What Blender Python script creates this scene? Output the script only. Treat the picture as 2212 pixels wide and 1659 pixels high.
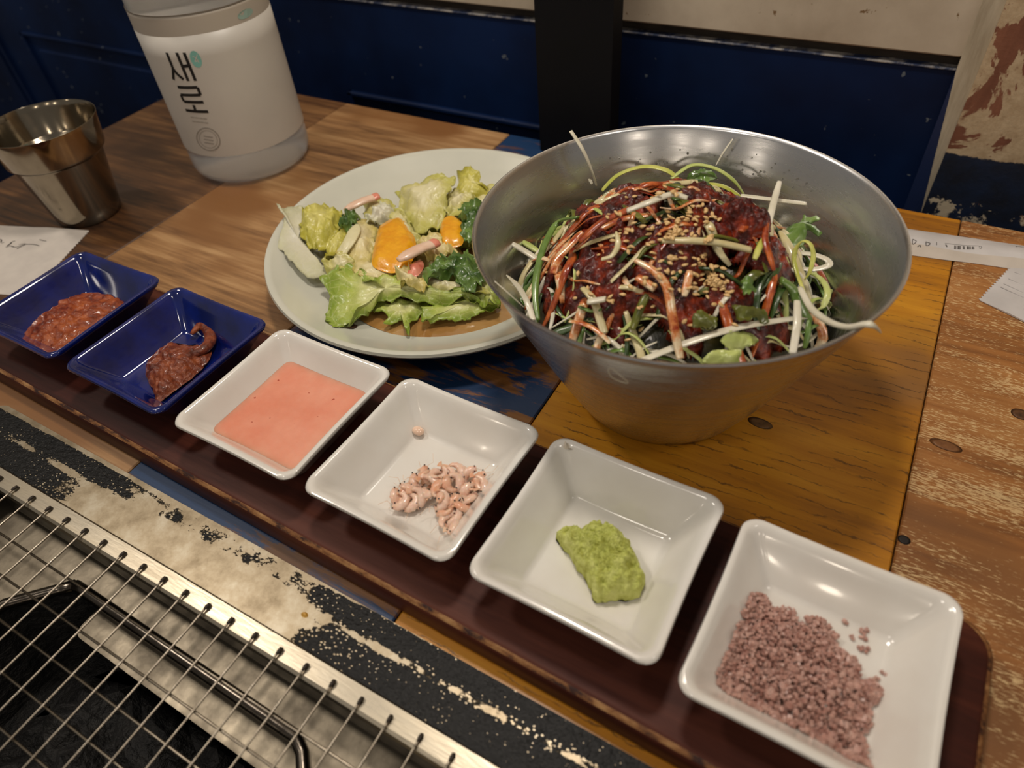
import bpy, math, random
from mathutils import Vector, noise, Matrix
from mathutils.bvhtree import BVHTree

random.seed(7)
for o in list(bpy.data.objects):
    bpy.data.objects.remove(o)
SC = bpy.context.scene
COL = SC.collection

# ------------------------------------------------------------------ camera
# calibrated pose: table top is z = 0, X runs along the table's back edge, Y towards the wall
FPX, YAW, PITCH, ROLL, CAMH = 1485.469, -0.580777, 0.7911847, -0.0993412, 0.247583
PW, PH = 2212.0, 1659.0
_cy, _sy, _cp, _sp = math.cos(YAW), math.sin(YAW), math.cos(PITCH), math.sin(PITCH)
_f = Vector((_sy*_cp, _cy*_cp, -_sp)); _r = Vector((_cy, -_sy, 0)); _u = _r.cross(_f)
_c, _s = math.cos(ROLL), math.sin(ROLL)
CR = _c*_r + _s*_u; CU = -_s*_r + _c*_u; CF = _f
CAMPOS = Vector((0, 0, CAMH))
cd = bpy.data.cameras.new('camera'); cam = bpy.data.objects.new('camera', cd); COL.objects.link(cam)
cam.matrix_world = Matrix(((CR.x, CU.x, -CF.x, 0), (CR.y, CU.y, -CF.y, 0), (CR.z, CU.z, -CF.z, CAMH), (0, 0, 0, 1)))
cd.sensor_fit = 'HORIZONTAL'; cd.sensor_width = 36.0; cd.lens = FPX/PW*36.0
cd.clip_start = 0.01
cd.dof.use_dof = True; cd.dof.focus_distance = 0.335; cd.dof.aperture_fstop = 9.0
SC.camera = cam

# ------------------------------------------------------------------ world, lights, exposure
w = bpy.data.worlds.new('world'); SC.world = w; w.use_nodes = True
bg = w.node_tree.nodes['Background']; bg.inputs[0].default_value = (1.0, 0.92, 0.83, 1); bg.inputs[1].default_value = 0.17
def lamp(name, loc, power, size, color=(1, 0.90, 0.79), target=None):
    l = bpy.data.lights.new(name, 'AREA'); l.shape = 'DISK'; l.size = size; l.energy = power; l.color = color
    o = bpy.data.objects.new(name, l); COL.objects.link(o); o.location = loc
    t = Vector(target if target else (loc[0], loc[1], 0))
    o.rotation_euler = (t - Vector(loc)).to_track_quat('-Z', 'Y').to_euler()
    return o
lamp('pendant_light', (-0.17, 0.30, 0.66), 1.75, 0.09)
lamp('ceiling_light', (-1.05, 0.10, 1.30), 4.5, 0.16, target=(-0.2, 0.15, 0))
lamp('ceiling_light', (-0.35, -0.75, 1.35), 2.0, 0.16, target=(-0.3, 0.3, 0))
lamp('ceiling_light', (0.75, 0.05, 1.35), 1.6, 0.16, target=(0, 0.3, 0))
def bulb(loc, power, r=.06):
    l = bpy.data.lights.new('bulb_light', 'POINT'); l.energy = power; l.shadow_soft_size = r; l.color = (1, .86, .70)
    o = bpy.data.objects.new('bulb_light', l); COL.objects.link(o); o.location = loc
# lamps of the neighbouring tables, behind the photographer
for L in ((-1.1, -2.0, .95), (.15, -2.2, .80), (.75, -1.9, .95), (1.5, -1.2, .9)): bulb(L, 4.0)
SC.view_settings.view_transform = 'Standard'; SC.view_settings.look = 'None'
SC.view_settings.exposure = 0.0; SC.view_settings.gamma = 1.0; SC.view_settings.use_curve_mapping = False

# ------------------------------------------------------------------ helpers
def ray(px, py):
    return (CF + CR*((px-PW/2)/FPX) - CU*((py-PH/2)/FPX)).normalized()
def at(px, py, z=0.0):
    d = ray(px, py); return CAMPOS + d*((z-CAMH)/d.z)
def at_y(px, py, y):
    d = ray(px, py); return CAMPOS + d*(y/d.y)

ORG = {}
def link(name, me, mat, parent, smooth, org):
    o = bpy.data.objects.new(name, me); COL.objects.link(o)
    for m in (mat if isinstance(mat, (list, tuple)) else [mat]):
        me.materials.append(m)
    if smooth:
        me.polygons.foreach_set('use_smooth', [True]*len(me.polygons))
    if parent: o.parent = parent
    else: o.location = org
    ORG[o] = org
    return o
def mk(name, vf, mat, parent=None, smooth=True, mi=None, org=None):
    v, f = vf[0], vf[1]
    v = [Vector(p) for p in v]
    if parent is not None: org = ORG[parent]
    elif org is None:
        xs = [p.x for p in v]; ys = [p.y for p in v]; zs = [p.z for p in v]
        org = Vector(((min(xs)+max(xs))/2, (min(ys)+max(ys))/2, min(zs)))
    me = bpy.data.meshes.new(name)
    me.from_pydata([p-org for p in v], [], f); me.update()
    o = link(name, me, mat, parent, smooth, org)
    if mi: me.polygons.foreach_set('material_index', mi)
    return o
def empty(name, loc):
    o = bpy.data.objects.new(name, None); COL.objects.link(o); o.location = loc; o.empty_display_size = .01
    ORG[o] = Vector(loc); return o
def tag(o, label, cat, group=None, kind=None):
    o['label'] = label
    if cat: o['category'] = cat
    if group: o['group'] = group
    if kind: o['kind'] = kind
    return o
def struct(o, label=None):
    o['kind'] = 'structure'
    if label: o['label'] = label
    return o
def autosmooth(o, ang=35):
    for p in o.data.polygons: p.use_smooth = True
    try: o.data.set_sharp_from_angle(angle=math.radians(ang))
    except Exception: pass
    return o
def join(*vfs):
    V, F = [], []
    for v, f in vfs:
        b = len(V); V += list(v); F += [tuple(i+b for i in q) for q in f]
    return V, F
def box(x0, x1, y0, y1, z0, z1, b=0.0):
    if b <= 0:
        v = [(x0,y0,z0),(x1,y0,z0),(x1,y1,z0),(x0,y1,z0),(x0,y0,z1),(x1,y0,z1),(x1,y1,z1),(x0,y1,z1)]
        return v, [(3,2,1,0),(4,5,6,7),(0,1,5,4),(1,2,6,5),(2,3,7,6),(3,0,4,7)]
    v, f = [], []
    for z, i in ((z0, b), (z0+b, 0), (z1-b, 0), (z1, b)):
        v += [(x0+i,y0+i,z),(x1-i,y0+i,z),(x1-i,y1-i,z),(x0+i,y1-i,z)]
    f.append((3,2,1,0)); f.append((12,13,14,15))
    for k in range(3):
        for j in range(4):
            a = k*4+j; c = k*4+(j+1) % 4; f.append((a, c, c+4, a+4))
    return v, f
def loft(rings, cap0=True, cap1=True, closed=True):
    n = len(rings[0]); V = [p for r in rings for p in r]; F = []
    for k in range(len(rings)-1):
        for j in range(n if closed else n-1):
            a = k*n+j; b = k*n+(j+1) % n
            F.append((a, b, b+n, a+n))
    if cap0: F.append(tuple(reversed(range(n))))
    if cap1: F.append(tuple(range((len(rings)-1)*n, len(rings)*n)))
    return V, F
def revolve(profile, c, n=96, sx=1, sy=1, rot=0.0):
    cr, sr = math.cos(rot), math.sin(rot); rings = []
    for r, z in profile:
        ring = []
        for k in range(n):
            a = 2*math.pi*k/n; x = r*sx*math.cos(a); y = r*sy*math.sin(a)
            ring.append((c[0]+cr*x-sr*y, c[1]+sr*x+cr*y, c[2]+z))
        rings.append(ring)
    return loft(rings)
def rrect(h, c, z, cen, th, hx=None, ns=6, bow=0.0):
    """rounded rectangle ring, half sizes hx,h and corner radius c"""
    hx = h if hx is None else hx; c = min(c, h*.98, hx*.98); P = []
    for q, (sx, sy) in enumerate(((1, 1), (-1, 1), (-1, -1), (1, -1))):
        for k in range(ns+1):
            a = math.pi/2*q + math.pi/2*k/ns
            P.append((sx*(hx-c)+c*math.cos(a), sy*(h-c)+c*math.sin(a)))
    # mid-side points so that the sides can bow a little
    out = []
    m = len(P)
    for i in range(m):
        out.append(P[i])
        if (i+1) % (ns+1) == 0:
            a, b = P[i], P[(i+1) % m]
            for t in (.2, .4, .6, .8):
                x = a[0]+(b[0]-a[0])*t; y = a[1]+(b[1]-a[1])*t
                s = 1-bow*4*t*(1-t)
                out.append((x*s, y*s))
    cs, sn = math.cos(th), math.sin(th)
    return [(cen[0]+cs*x-sn*y, cen[1]+sn*x+cs*y, z) for x, y in out]
def smooth_path(pts, n=None, closed=False):
    P = [Vector(p) for p in pts]
    if len(P) < 3 and not closed:
        n = n or 6
        return [P[0].lerp(P[-1], k/(n-1)) for k in range(n)]
    m = len(P); out = []; segs = m if closed else m-1
    per = max(2, (n or segs*5)//segs)
    for i in range(segs):
        if closed: p0, p1, p2, p3 = P[i-1], P[i], P[(i+1) % m], P[(i+2) % m]
        else: p0, p1, p2, p3 = P[max(i-1, 0)], P[i], P[i+1], P[min(i+2, m-1)]
        for k in range(per):
            t = k/per
            out.append(.5*((2*p1)+(p2-p0)*t+(2*p0-5*p1+4*p2-p3)*t*t+(3*p1-p0-3*p2+p3)*t**3))
    if not closed: out.append(P[-1])
    return out
def tube(path, rad, n=8, flat=1.0, up=(0, 0, 1), twist=0.0, taper=(1, 1)):
    """rounded strip or wire along a path; rad = half width, flat = thickness ratio"""
    P = [Vector(p) for p in path]; m = len(P); rings = []
    up = Vector(up); twf = twist
    for i in range(m):
        t = (P[min(i+1, m-1)]-P[max(i-1, 0)])
        if t.length < 1e-9: t = Vector((1, 0, 0))
        t.normalize()
        s = t.cross(up)
        if s.length < .05: s = t.cross(Vector((1, .3, 0)))
        s.normalize(); u = s.cross(t)
        f = i/(m-1); a0 = twf*f
        s2 = s*math.cos(a0)+u*math.sin(a0); u2 = u*math.cos(a0)-s*math.sin(a0)
        e = 1.0
        lo, hi = taper
        e = lo+(1-lo)*min(1, f/.25) if f < .25 else (hi+(1-hi)*min(1, (1-f)/.25) if f > .75 else 1)
        r = rad*e if not callable(rad) else rad(f)
        rings.append([tuple(P[i]+s2*(r*math.cos(2*math.pi*k/n))+u2*(r*flat*math.sin(2*math.pi*k/n))) for k in range(n)])
    return loft(rings)
def resample(poly, n):
    P = [Vector(p) for p in poly]; m = len(P)
    L = [(P[(i+1) % m]-P[i]).length for i in range(m)]; tot = sum(L); out = []
    i = 0; acc = 0
    for k in range(n):
        d = tot*k/n
        while acc+L[i] < d: acc += L[i]; i += 1
        out.append(P[i].lerp(P[(i+1) % m], (d-acc)/L[i]))
    return out
def nz(p, s, seed=0.0):
    return noise.noise(Vector((p[0]*s+seed*17.3, p[1]*s+seed*5.1, p[2]*s-seed*9.7)))
def leaf(outline, bulge=.004, ruf=.003, rs=120, seed=1, n=56, rings=9, zmin=None, edge=.0, thick=.0005, fold=None):
    """a crumpled sheet grown inside a 3D outline, with ruffles towards the rim and real thickness"""
    O = resample(smooth_path(outline, len(outline)*5, True), n)
    C = sum(O, Vector())/len(O); V = []
    C = C+Vector((0, 0, bulge))
    for r in range(rings+1):
        t = r/rings
        for k in range(n):
            p = C.lerp(O[k], t)
            p = p+Vector((0, 0, bulge*(1-t*t)-bulge*(1-t)))
            h = nz(p, rs, seed)*ruf*(.35+.9*t) + nz(p, rs*3.1, seed+3)*ruf*.5*(.2+t)
            if fold: h += fold*math.sin((p.x*.8+p.y)*260+seed)*t
            p = p+Vector((nz(p, rs*1.3, seed+5), nz(p, rs*1.3, seed+8), 0))*ruf*.6*t*t
            if r == rings and edge: p = p+(p-C).normalized()*edge*nz(p, 900, seed+2)
            p.z += h
            if zmin is not None: p.z = max(p.z, zmin+.0002*r/rings)
            V.append(p)
    m = len(V); F = []
    for r in range(rings):
        for k in range(n):
            a = r*n+k; b = r*n+(k+1) % n; F.append((a, b, b+n, a+n))
    W = [p-Vector((0, 0, thick)) for p in V]
    F2 = [tuple(m+i for i in reversed(q)) for q in F]
    for k in range(n):
        a = rings*n+k; b = rings*n+(k+1) % n; F2.append((a, a+m, b+m, b))
    F.append(tuple(range(n))[::-1]); F2.append(tuple(m+i for i in range(n)))
    return V+W, F+F2
def mound(outline, height, rough=.001, rs=400, seed=1, n=80, rings=14, pw=2.2, edge=.0, low=None, frac=2):
    O = resample(smooth_path(outline, len(outline)*5, True), n)
    C = sum(O, Vector())/len(O); V = []
    for r in range(rings+1):
        t = r/rings
        for k in range(n):
            p = C.lerp(O[k], t)
            h = height*(1-t**pw)
            e = 0; s = 1; fr = rs
            for _ in range(frac): e += nz(p, fr, seed+_)*s; s *= .55; fr *= 2.3
            d = (p-C)
            if d.length > 1e-6: p = p+d.normalized()*(edge*nz(p, rs*1.2, seed+4)*t)
            p.z += max(h + e*rough*(1 if t < 1 else 0), 0.0 if t < 1 else 0)
            V.append(p)
    F = []
    for r in range(rings):
        for k in range(n):
            a = r*n+k; b = r*n+(k+1) % n; F.append((a, a+n, b+n, b))
    F = [tuple(reversed(q)) for q in F]
    F.append(tuple(range(n)))
    F.append(tuple(reversed(range(rings*n, (rings+1)*n))))
    return V, [tuple(q) for q in F]
def pxo(pts, sc, ox, oy, z):
    """outline read in a magnified crop -> world points at height z"""
    return [at(ox+x/sc, oy+y/sc, z) for x, y in pts]
def sph(c, r, n=8, m=6, s=(1, 1, 1)):
    rings = []
    for i in range(m+1):
        a = -math.pi/2+math.pi*(i+.001)/(m+.002)
        rings.append([(c[0]+s[0]*r*math.cos(a)*math.cos(2*math.pi*k/n), c[1]+s[1]*r*math.cos(a)*math.sin(2*math.pi*k/n), c[2]+s[2]*r*math.sin(a)) for k in range(n)])
    return loft(rings)

# ------------------------------------------------------------------ materials
def lin(r, g, b):
    return tuple(((c/255)/12.92 if c/255 <= .04045 else ((c/255+.055)/1.055)**2.4) for c in (r, g, b))+(1,)
class NT:
    def __init__(s, name):
        s.m = bpy.data.materials.new(name); s.m.use_nodes = True; s.t = s.m.node_tree
        s.b = s.t.nodes['Principled BSDF']; s.co = s.t.nodes.new('ShaderNodeTexCoord')
        s.obj = s.co.outputs['Object']
    def new(s, t): return s.t.nodes.new(t)
    def lk(s, a, b):
        if hasattr(a, 'is_linked') or hasattr(a, 'links'): s.t.links.new(a, b)
        else: b.default_value = a
    def map(s, scale=(1, 1, 1), loc=(0, 0, 0), rot=(0, 0, 0), vec=None):
        n = s.new('ShaderNodeMapping'); s.lk(vec or s.obj, n.inputs[0])
        n.inputs['Location'].default_value = loc; n.inputs['Scale'].default_value = scale; n.inputs['Rotation'].default_value = rot
        return n.outputs[0]
    def noise(s, vec=None, scale=10, detail=4, rough=.55, dist=0.0):
        n = s.new('ShaderNodeTexNoise'); s.lk(vec or s.obj, n.inputs['Vector'])
        n.inputs['Scale'].default_value = scale; n.inputs['Detail'].default_value = detail
        n.inputs['Roughness'].default_value = rough; n.inputs['Distortion'].default_value = dist
        return n.outputs[0]
    def voro(s, vec=None, scale=10, feat='F1', rand=1.0):
        n = s.new('ShaderNodeTexVoronoi'); n.feature = feat; s.lk(vec or s.obj, n.inputs['Vector'])
        n.inputs['Scale'].default_value = scale; n.inputs['Randomness'].default_value = rand
        return n.outputs['Distance']
    def ramp(s, fac, *stops):
        n = s.new('ShaderNodeValToRGB'); s.lk(fac, n.inputs[0]); e = n.color_ramp.elements
        while len(e) < len(stops): e.new(.5)
        for k, (p, c) in enumerate(stops):
            e[k].position = p; e[k].color = c if isinstance(c, tuple) else (c, c, c, 1)
        return n.outputs[0]
    def mix(s, fac, a, b, mode='MIX'):
        n = s.new('ShaderNodeMix'); n.data_type = 'RGBA'; n.blend_type = mode
        s.lk(fac, n.inputs[0]); s.lk(a, n.inputs[6]); s.lk(b, n.inputs[7]); return n.outputs[2]
    def math(s, op, a, b=0.0, c=None, clamp=False):
        n = s.new('ShaderNodeMath'); n.operation = op; n.use_clamp = clamp
        s.lk(a, n.inputs[0]); s.lk(b, n.inputs[1])
        if c is not None: s.lk(c, n.inputs[2])
        return n.outputs[0]
    def sep(s, vec=None):
        n = s.new('ShaderNodeSeparateXYZ'); s.lk(vec or s.obj, n.inputs[0]); return n.outputs
    def ss(s, x, a, b):
        n = s.new('ShaderNodeMapRange'); n.interpolation_type = 'SMOOTHSTEP'; s.lk(x, n.inputs[0])
        n.inputs[1].default_value = a; n.inputs[2].default_value = b; return n.outputs[0]
    def bump(s, h, strength=.3, dist=.001):
        n = s.new('ShaderNodeBump'); s.lk(h, n.inputs['Height']); n.inputs['Strength'].default_value = strength
        n.inputs['Distance'].default_value = dist; s.t.links.new(n.outputs[0], s.b.inputs['Normal'])
    def set(s, col=None, rough=None, metal=None, **kw):
        I = s.b.inputs
        if col is not None: s.lk(col, I['Base Color'])
        if rough is not None: s.lk(rough, I['Roughness'])
        if metal is not None: s.lk(metal, I['Metallic'])
        for k, v in kw.items():
            nm = {'sss': 'Subsurface Weight', 'ssr': 'Subsurface Radius', 'sscale': 'Subsurface Scale', 'trans': 'Transmission Weight', 'ior': 'IOR', 'coat': 'Coat Weight', 'coatr': 'Coat Roughness', 'spec': 'Specular IOR Level', 'alpha': 'Alpha', 'aniso': 'Anisotropic'}[k]
            s.lk(v, I[nm])
        return s.m
def simple(name, c1, c2=None, scale=60, stretch=(1, 1, 1), rough=.5, bump=0, bscale=300, lo=.35, hi=.65, bdist=.0006, **kw):
    n = NT(name)
    col = c1
    if c2 is not None:
        col = n.ramp(n.noise(n.map(stretch), scale, 4), (lo, c1), (hi, c2))
    if bump: n.bump(n.noise(None, bscale, 4, .6), bump, bdist)
    return n.set(col, rough, **kw)

def wood(name, cd_, cm, cl, seed=0, fleck=None, crack=None, gs=1.0, rough=.38, paint=None, blotch=None, coat=.25, spec=.5):
    n = NT(name)
    v = n.map((15*gs, 210*gs, 210*gs), (seed*3.1, seed*1.7, 0))
    g = n.math('ADD', n.math('MULTIPLY', n.noise(v, 1.0, 8, .62, .35), .55), n.math('MULTIPLY', n.noise(n.map((8, 60, 60), (seed, 9, 0)), 1.0, 5, .6, .6), .45))
    big = n.noise(n.map((5, 16, 5), (seed*2.3, seed, 0)), 1.0, 3, .5, .4)
    f = n.math('ADD', n.math('MULTIPLY', g, .62), n.math('MULTIPLY', big, .38))
    col = n.ramp(f, (.40, cd_), (.50, cm), (.60, cl))
    h = g
    if blotch:
        col = n.mix(n.ss(n.noise(n.map((6, 10, 6), (seed*1.3, 4, 0)), 1.0, 3, .5), .53, .66), col, blotch)
    if paint:
        pm = n.noise(n.map((14, 70, 30), (seed, seed*2, 0)), 1.0, 9, .68, .5)
        pb = n.noise(n.map((7, 9, 7), (seed*1.1+3, 0, 0)), 1.0, 3, .5)
        k = n.ss(n.math('ADD', n.math('MULTIPLY', pm, .6), n.math('MULTIPLY', pb, .55)), paint[1], paint[1]+.05)
        col = n.mix(k, paint[0], col)
    if fleck:
        fk = n.noise(n.map((260, 1500, 400), (seed*2, 0, 0)), 1.0, 3, .6, .2)
        fb = n.noise(n.map((12, 60, 20), (seed, 5, 0)), 1.0, 5, .6, .5)
        k = n.ss(n.math('ADD', n.math('MULTIPLY', fk, .7), n.math('MULTIPLY', fb, .5)), .635, .70)
        col = n.mix(n.math('MULTIPLY', k, .7), col, fleck)
    if crack:
        d = n.noise(n.map((60, 90, 30), (seed, 1, 0)), 1.0, 4, .6)
        wv = n.new('ShaderNodeTexWave'); wv.wave_type = 'BANDS'; wv.bands_direction = 'Y'
        n.lk(n.map((.45, 1, 1), (0, seed, 0), (0, 0, -.06)), wv.inputs['Vector'])
        wv.inputs['Scale'].default_value = 60; wv.inputs['Distortion'].default_value = 5.0
        wv.inputs['Detail'].default_value = 4; wv.inputs['Detail Scale'].default_value = 2.2; wv.inputs['Detail Roughness'].default_value = .7
        k = n.math('MULTIPLY', n.ss(wv.outputs['Fac'], .93, .995), n.ss(d, .42, .60))
        col = n.mix(n.math('MULTIPLY', k, .62), col, crack)
        h = n.math('SUBTRACT', g, n.math('MULTIPLY', k, .8))
    n.bump(h, .22, .0006)
    return n.set(col, n.ramp(g, (.3, rough+.12), (.7, rough)), coat=coat, coatr=.25, spec=spec)
W_TAN = wood('wood_tan', lin(96, 64, 38), lin(164, 122, 78), lin(200, 160, 112), 1, blotch=lin(136, 92, 50))
W_BRN = wood('wood_brown', lin(48, 30, 18), lin(98, 64, 36), lin(150, 108, 66), 2, blotch=lin(66, 40, 22))
W_ORG = wood('wood_ochre', lin(150, 94, 18), lin(192, 126, 20), lin(214, 150, 34), 3, crack=lin(50, 30, 12), blotch=lin(150, 104, 52), gs=.6)
W_FLK = wood('wood_flecked', lin(120, 74, 36), lin(164, 108, 56), lin(186, 132, 76), 4, fleck=lin(236, 206, 152), blotch=lin(132, 88, 50))
W_BLU = wood('wood_blue_paint', lin(96, 60, 26), lin(138, 90, 42), lin(160, 112, 60), 5, paint=(lin(20, 54, 94), .588))
M_KNOT = simple('knot_dark', lin(84, 60, 34), lin(128, 92, 50), 300, rough=.5)
M_GAP = simple('seam_black', lin(22, 16, 12), rough=.8)
M_TRAY = wood('tray_lacquer', lin(46, 18, 12), lin(66, 28, 19), lin(88, 44, 30), 7, rough=.45, gs=.8, coat=.0, spec=.22)
def worn():
    n = NT('tray_worn_edge')
    a = n.noise(n.map((60, 160, 160)), 1.0, 6, .7)
    col = n.ramp(a, (.41, lin(50, 22, 15)), (.50, lin(132, 86, 46)), (.66, lin(182, 140, 90)))
    return n.set(col, .6)
M_WORN = worn()
M_WHITE = simple('white_glaze', lin(232, 229, 222), lin(226, 221, 212), 40, rough=.16, coat=.6, coatr=.06, sss=.0)
M_PLATE = simple('pale_celadon_glaze', lin(214, 213, 198), lin(206, 206, 192), 20, rough=.2, coat=.5, coatr=.08)
M_COBALT = simple('cobalt_glaze', lin(8, 30, 112), lin(6, 20, 78), 60, rough=.12, coat=.8, coatr=.05)
M_CHIP = simple('chipped_ceramic', lin(222, 212, 196), lin(200, 188, 170), 260, rough=.75, bump=.5)
def steel(name, c1, c2, rough, sc=40, bump=.08, ani=0.0, stretch=(1, 1, 1)):
    n = NT(name); a = n.noise(n.map(stretch), sc, 6, .65)
    n.bump(n.noise(n.map(stretch), sc*9, 3), bump, .0002)
    return n.set(n.ramp(a, (.3, c1), (.7, c2)), n.ramp(a, (.3, rough+.08), (.7, rough-.04)), 1.0)
M_BOWL = steel('brushed_bowl_steel', lin(206, 206, 206), lin(222, 222, 222), .25, 30, .015, stretch=(1, 1, 9))
M_CUP = steel('cup_steel', lin(138, 128, 112), lin(160, 150, 132), .12, 30, .02)
M_WIRE = steel('wire_steel', lin(150, 138, 120), lin(190, 180, 164), .28, 200)
M_FRAME = steel('frame_steel', lin(176, 164, 142), lin(206, 196, 176), .30, 120, .2, stretch=(.15, 1, 1))
M_SHEET = steel('sheet_steel', lin(104, 96, 84), lin(150, 140, 122), .42, 60, .15)
M_LIP = steel('lip_steel', lin(70, 64, 58), lin(120, 112, 102), .22, 80, .15)
M_CHAR = simple('charred_black', lin(8, 8, 8), lin(26, 24, 22), 160, rough=.7, bump=.9, bscale=220, bdist=.004)
M_SOOT = simple('hook_soot', lin(24, 20, 17), lin(60, 50, 40), 300, rough=.6)
def flange():
    """bare steel with remains of a black wrinkle coating: thick at both ends, peeled in the middle"""
    n = NT('peeling_coated_steel'); s = n.sep(); x, y = s[0], s[1]
    ed = n.noise(n.map((55, 90, 20)), 1.0, 6, .75)
    cell = n.voro(n.map((520, 760, 400), vec=None), 1.0)
    cell2 = n.noise(n.map((420, 700, 300)), 1.0, 3, .6)
    # y is measured from the object origin; outer band lies near the far edge
    outer = n.ss(y, YF-.0115, YF-.0095)
    covO = n.math('MAXIMUM', n.ss(x, XF-.235, XF-.285), n.ss(x, XF-.175, XF-.12))
    covO = n.math('MAXIMUM', covO, .33)
    covI = n.math('MAXIMUM', n.ss(x, XF-.262, XF-.325), n.ss(x, XF-.172, XF-.085))
    yy = n.ss(y, YF+.0006, YF-.0022)
    covO = n.math('MULTIPLY', covO, yy)
    wedge = n.math('SUBTRACT', 1.0, n.math('MULTIPLY', n.math('SUBTRACT', n.ss(y, YF-.0140, YF-.0110), n.ss(y, YF-.0100, YF-.0070)), .6))
    cov = n.math('ADD', n.math('MULTIPLY', covO, outer), n.math('MULTIPLY', covI, n.math('SUBTRACT', 1.0, outer)))
    cov = n.math('MULTIPLY', cov, wedge)
    hole = n.ss(cell, .10, .34)
    val = n.math('ADD', n.math('ADD', cov, n.math('MULTIPLY', n.math('SUBTRACT', ed, .5), 1.5)), n.math('MULTIPLY', n.math('SUBTRACT', hole, .8), .62))
    k = n.ss(val, .47, .53)
    stain = n.noise(None, 70, 6, .7)
    metalc = n.ramp(stain, (.3, lin(128, 114, 92)), (.5, lin(166, 152, 128)), (.68, lin(186, 176, 156)))
    col = n.mix(k, metalc, n.ramp(cell2, (.35, lin(5, 6, 6)), (.7, lin(20, 20, 20))))
    n.bump(n.math('ADD', n.math('MULTIPLY', k, .8), n.math('MULTIPLY', n.math('MULTIPLY', cell2, k), .9)), .7, .0009)
    return n.set(col, n.math('ADD', n.math('MULTIPLY', k, .02), .40), n.math('SUBTRACT', 1.0, k), spec=.25)

M_BLUEWALL = simple('navy_paint', lin(10, 22, 52), lin(16, 36, 76), 9, (1, 1, .6), rough=.42, bump=.12, bscale=160)
def navy():
    n = NT('navy_wall_paint')
    a = n.noise(None, 6, 4, .6); sp = n.noise(None, 130, 2, .5)
    col = n.ramp(a, (.32, lin(7, 16, 38)), (.68, lin(13, 36, 76)))
    col = n.mix(n.ss(sp, .70, .73), col, lin(96, 104, 112))
    n.bump(n.noise(n.map((20, 20, 160)), 1, 4), .12, .0006)
    return n.set(col, .5, spec=.15)
M_NAVY = navy()
def whitewall():
    n = NT('stained_white_paint')
    a = n.noise(None, 18, 5, .65); st = n.noise(None, 120, 3, .6)
    col = n.ramp(a, (.3, lin(172, 158, 138)), (.7, lin(200, 188, 168)))
    col = n.mix(n.ss(st, .68, .73), col, lin(122, 96, 64))
    big = n.noise(n.map((1, 1, 1), (3.3, 0, 1.2)), 13, 3, .7)
    col = n.mix(n.math('MULTIPLY', n.ss(big, .62, .70), .55), col, lin(96, 88, 78))
    return n.set(col, .6)
M_WWALL = whitewall()
def peel():
    """right board: cream paint peeled to red-brown wood above, flaking dark blue paint below"""
    n = NT('peeling_board_paint'); z = n.sep()[2]
    big = n.noise(n.map((1, 1, 1.0), (.7, 0, .4), (0, .5, 0)), 15, 6, .62, .6)
    cream = n.ramp(n.noise(None, 130, 5, .7), (.3, lin(164, 140, 108)), (.7, lin(198, 178, 146)))
    red = n.ramp(n.noise(n.map((160, 40, 30)), 1, 4), (.3, lin(104, 62, 44)), (.7, lin(132, 84, 62)))
    up = n.mix(n.ss(big, .555, .57), cream, red)
    fl = n.math('ADD', n.noise(None, 70, 6, .72), n.ss(z, PEELZ-.012, PEELZ-.034))
    fl2 = n.noise(n.map((1, 1, 1), (5, 0, 2)), 48, 5, .65)
    k = n.math('MULTIPLY', n.ss(fl, 1.53, 1.56), 1.0)
    blue = n.ramp(n.noise(None, 60, 4), (.3, lin(10, 18, 34)), (.7, lin(14, 34, 64)))
    lowc = n.mix(k, blue, n.mix(n.ss(fl2, .56, .6), lin(196, 182, 156), lin(112, 70, 48)))
    edge = n.math('ADD', z, n.math('MULTIPLY', n.math('SUBTRACT', n.noise(None, 60, 5, .7), .5), .008))
    col = n.mix(n.ss(edge, PEELZ-.0006, PEELZ+.0006), lowc, up)
    n.bump(n.noise(None, 120, 5, .7), .35, .001)
    return n.set(col, .6)
M_POST = simple('black_post_paint', lin(12, 12, 15), lin(18, 18, 22), 10, rough=.6, spec=.15)
M_FLOOR = simple('dark_floor', lin(34, 28, 24), lin(52, 44, 36), 4, rough=.6)

M_PAPER = simple('paper_white', lin(216, 208, 198), lin(202, 194, 186), 50, rough=.75, bump=.12, bscale=90, bdist=.002)
M_PAPER2 = simple('paper_grey', lin(212, 208, 206), lin(196, 192, 190), 40, rough=.6, bump=.12, bscale=60, bdist=.002)
M_FILM = simple('clear_film', lin(188, 176, 160), rough=.3)
M_INK = simple('black_ink', lin(22, 20, 18), rough=.5)
M_INKG = simple('grey_ink', lin(92, 88, 86), rough=.6)
M_TEAL = simple('teal_ink', lin(130, 188, 176), rough=.5)
M_FAINT = simple('faint_grey_ink', lin(146, 138, 128), rough=.6)
M_FAINT2 = simple('pale_grey_ink', lin(168, 160, 148), rough=.6)
M_LABEL = simple('white_label_film', lin(208, 202, 192), lin(202, 196, 186), 20, rough=.4)
M_LABELT = simple('frosted_label_film', lin(184, 174, 160), rough=.4)
def water():
    n = NT('water_filled_plastic'); return n.set((.93, .92, .90, 1), .16, trans=.82, ior=1.34)
M_WATER = water()
M_CAP = simple('cap_teal', lin(120, 190, 176), rough=.4)

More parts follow.
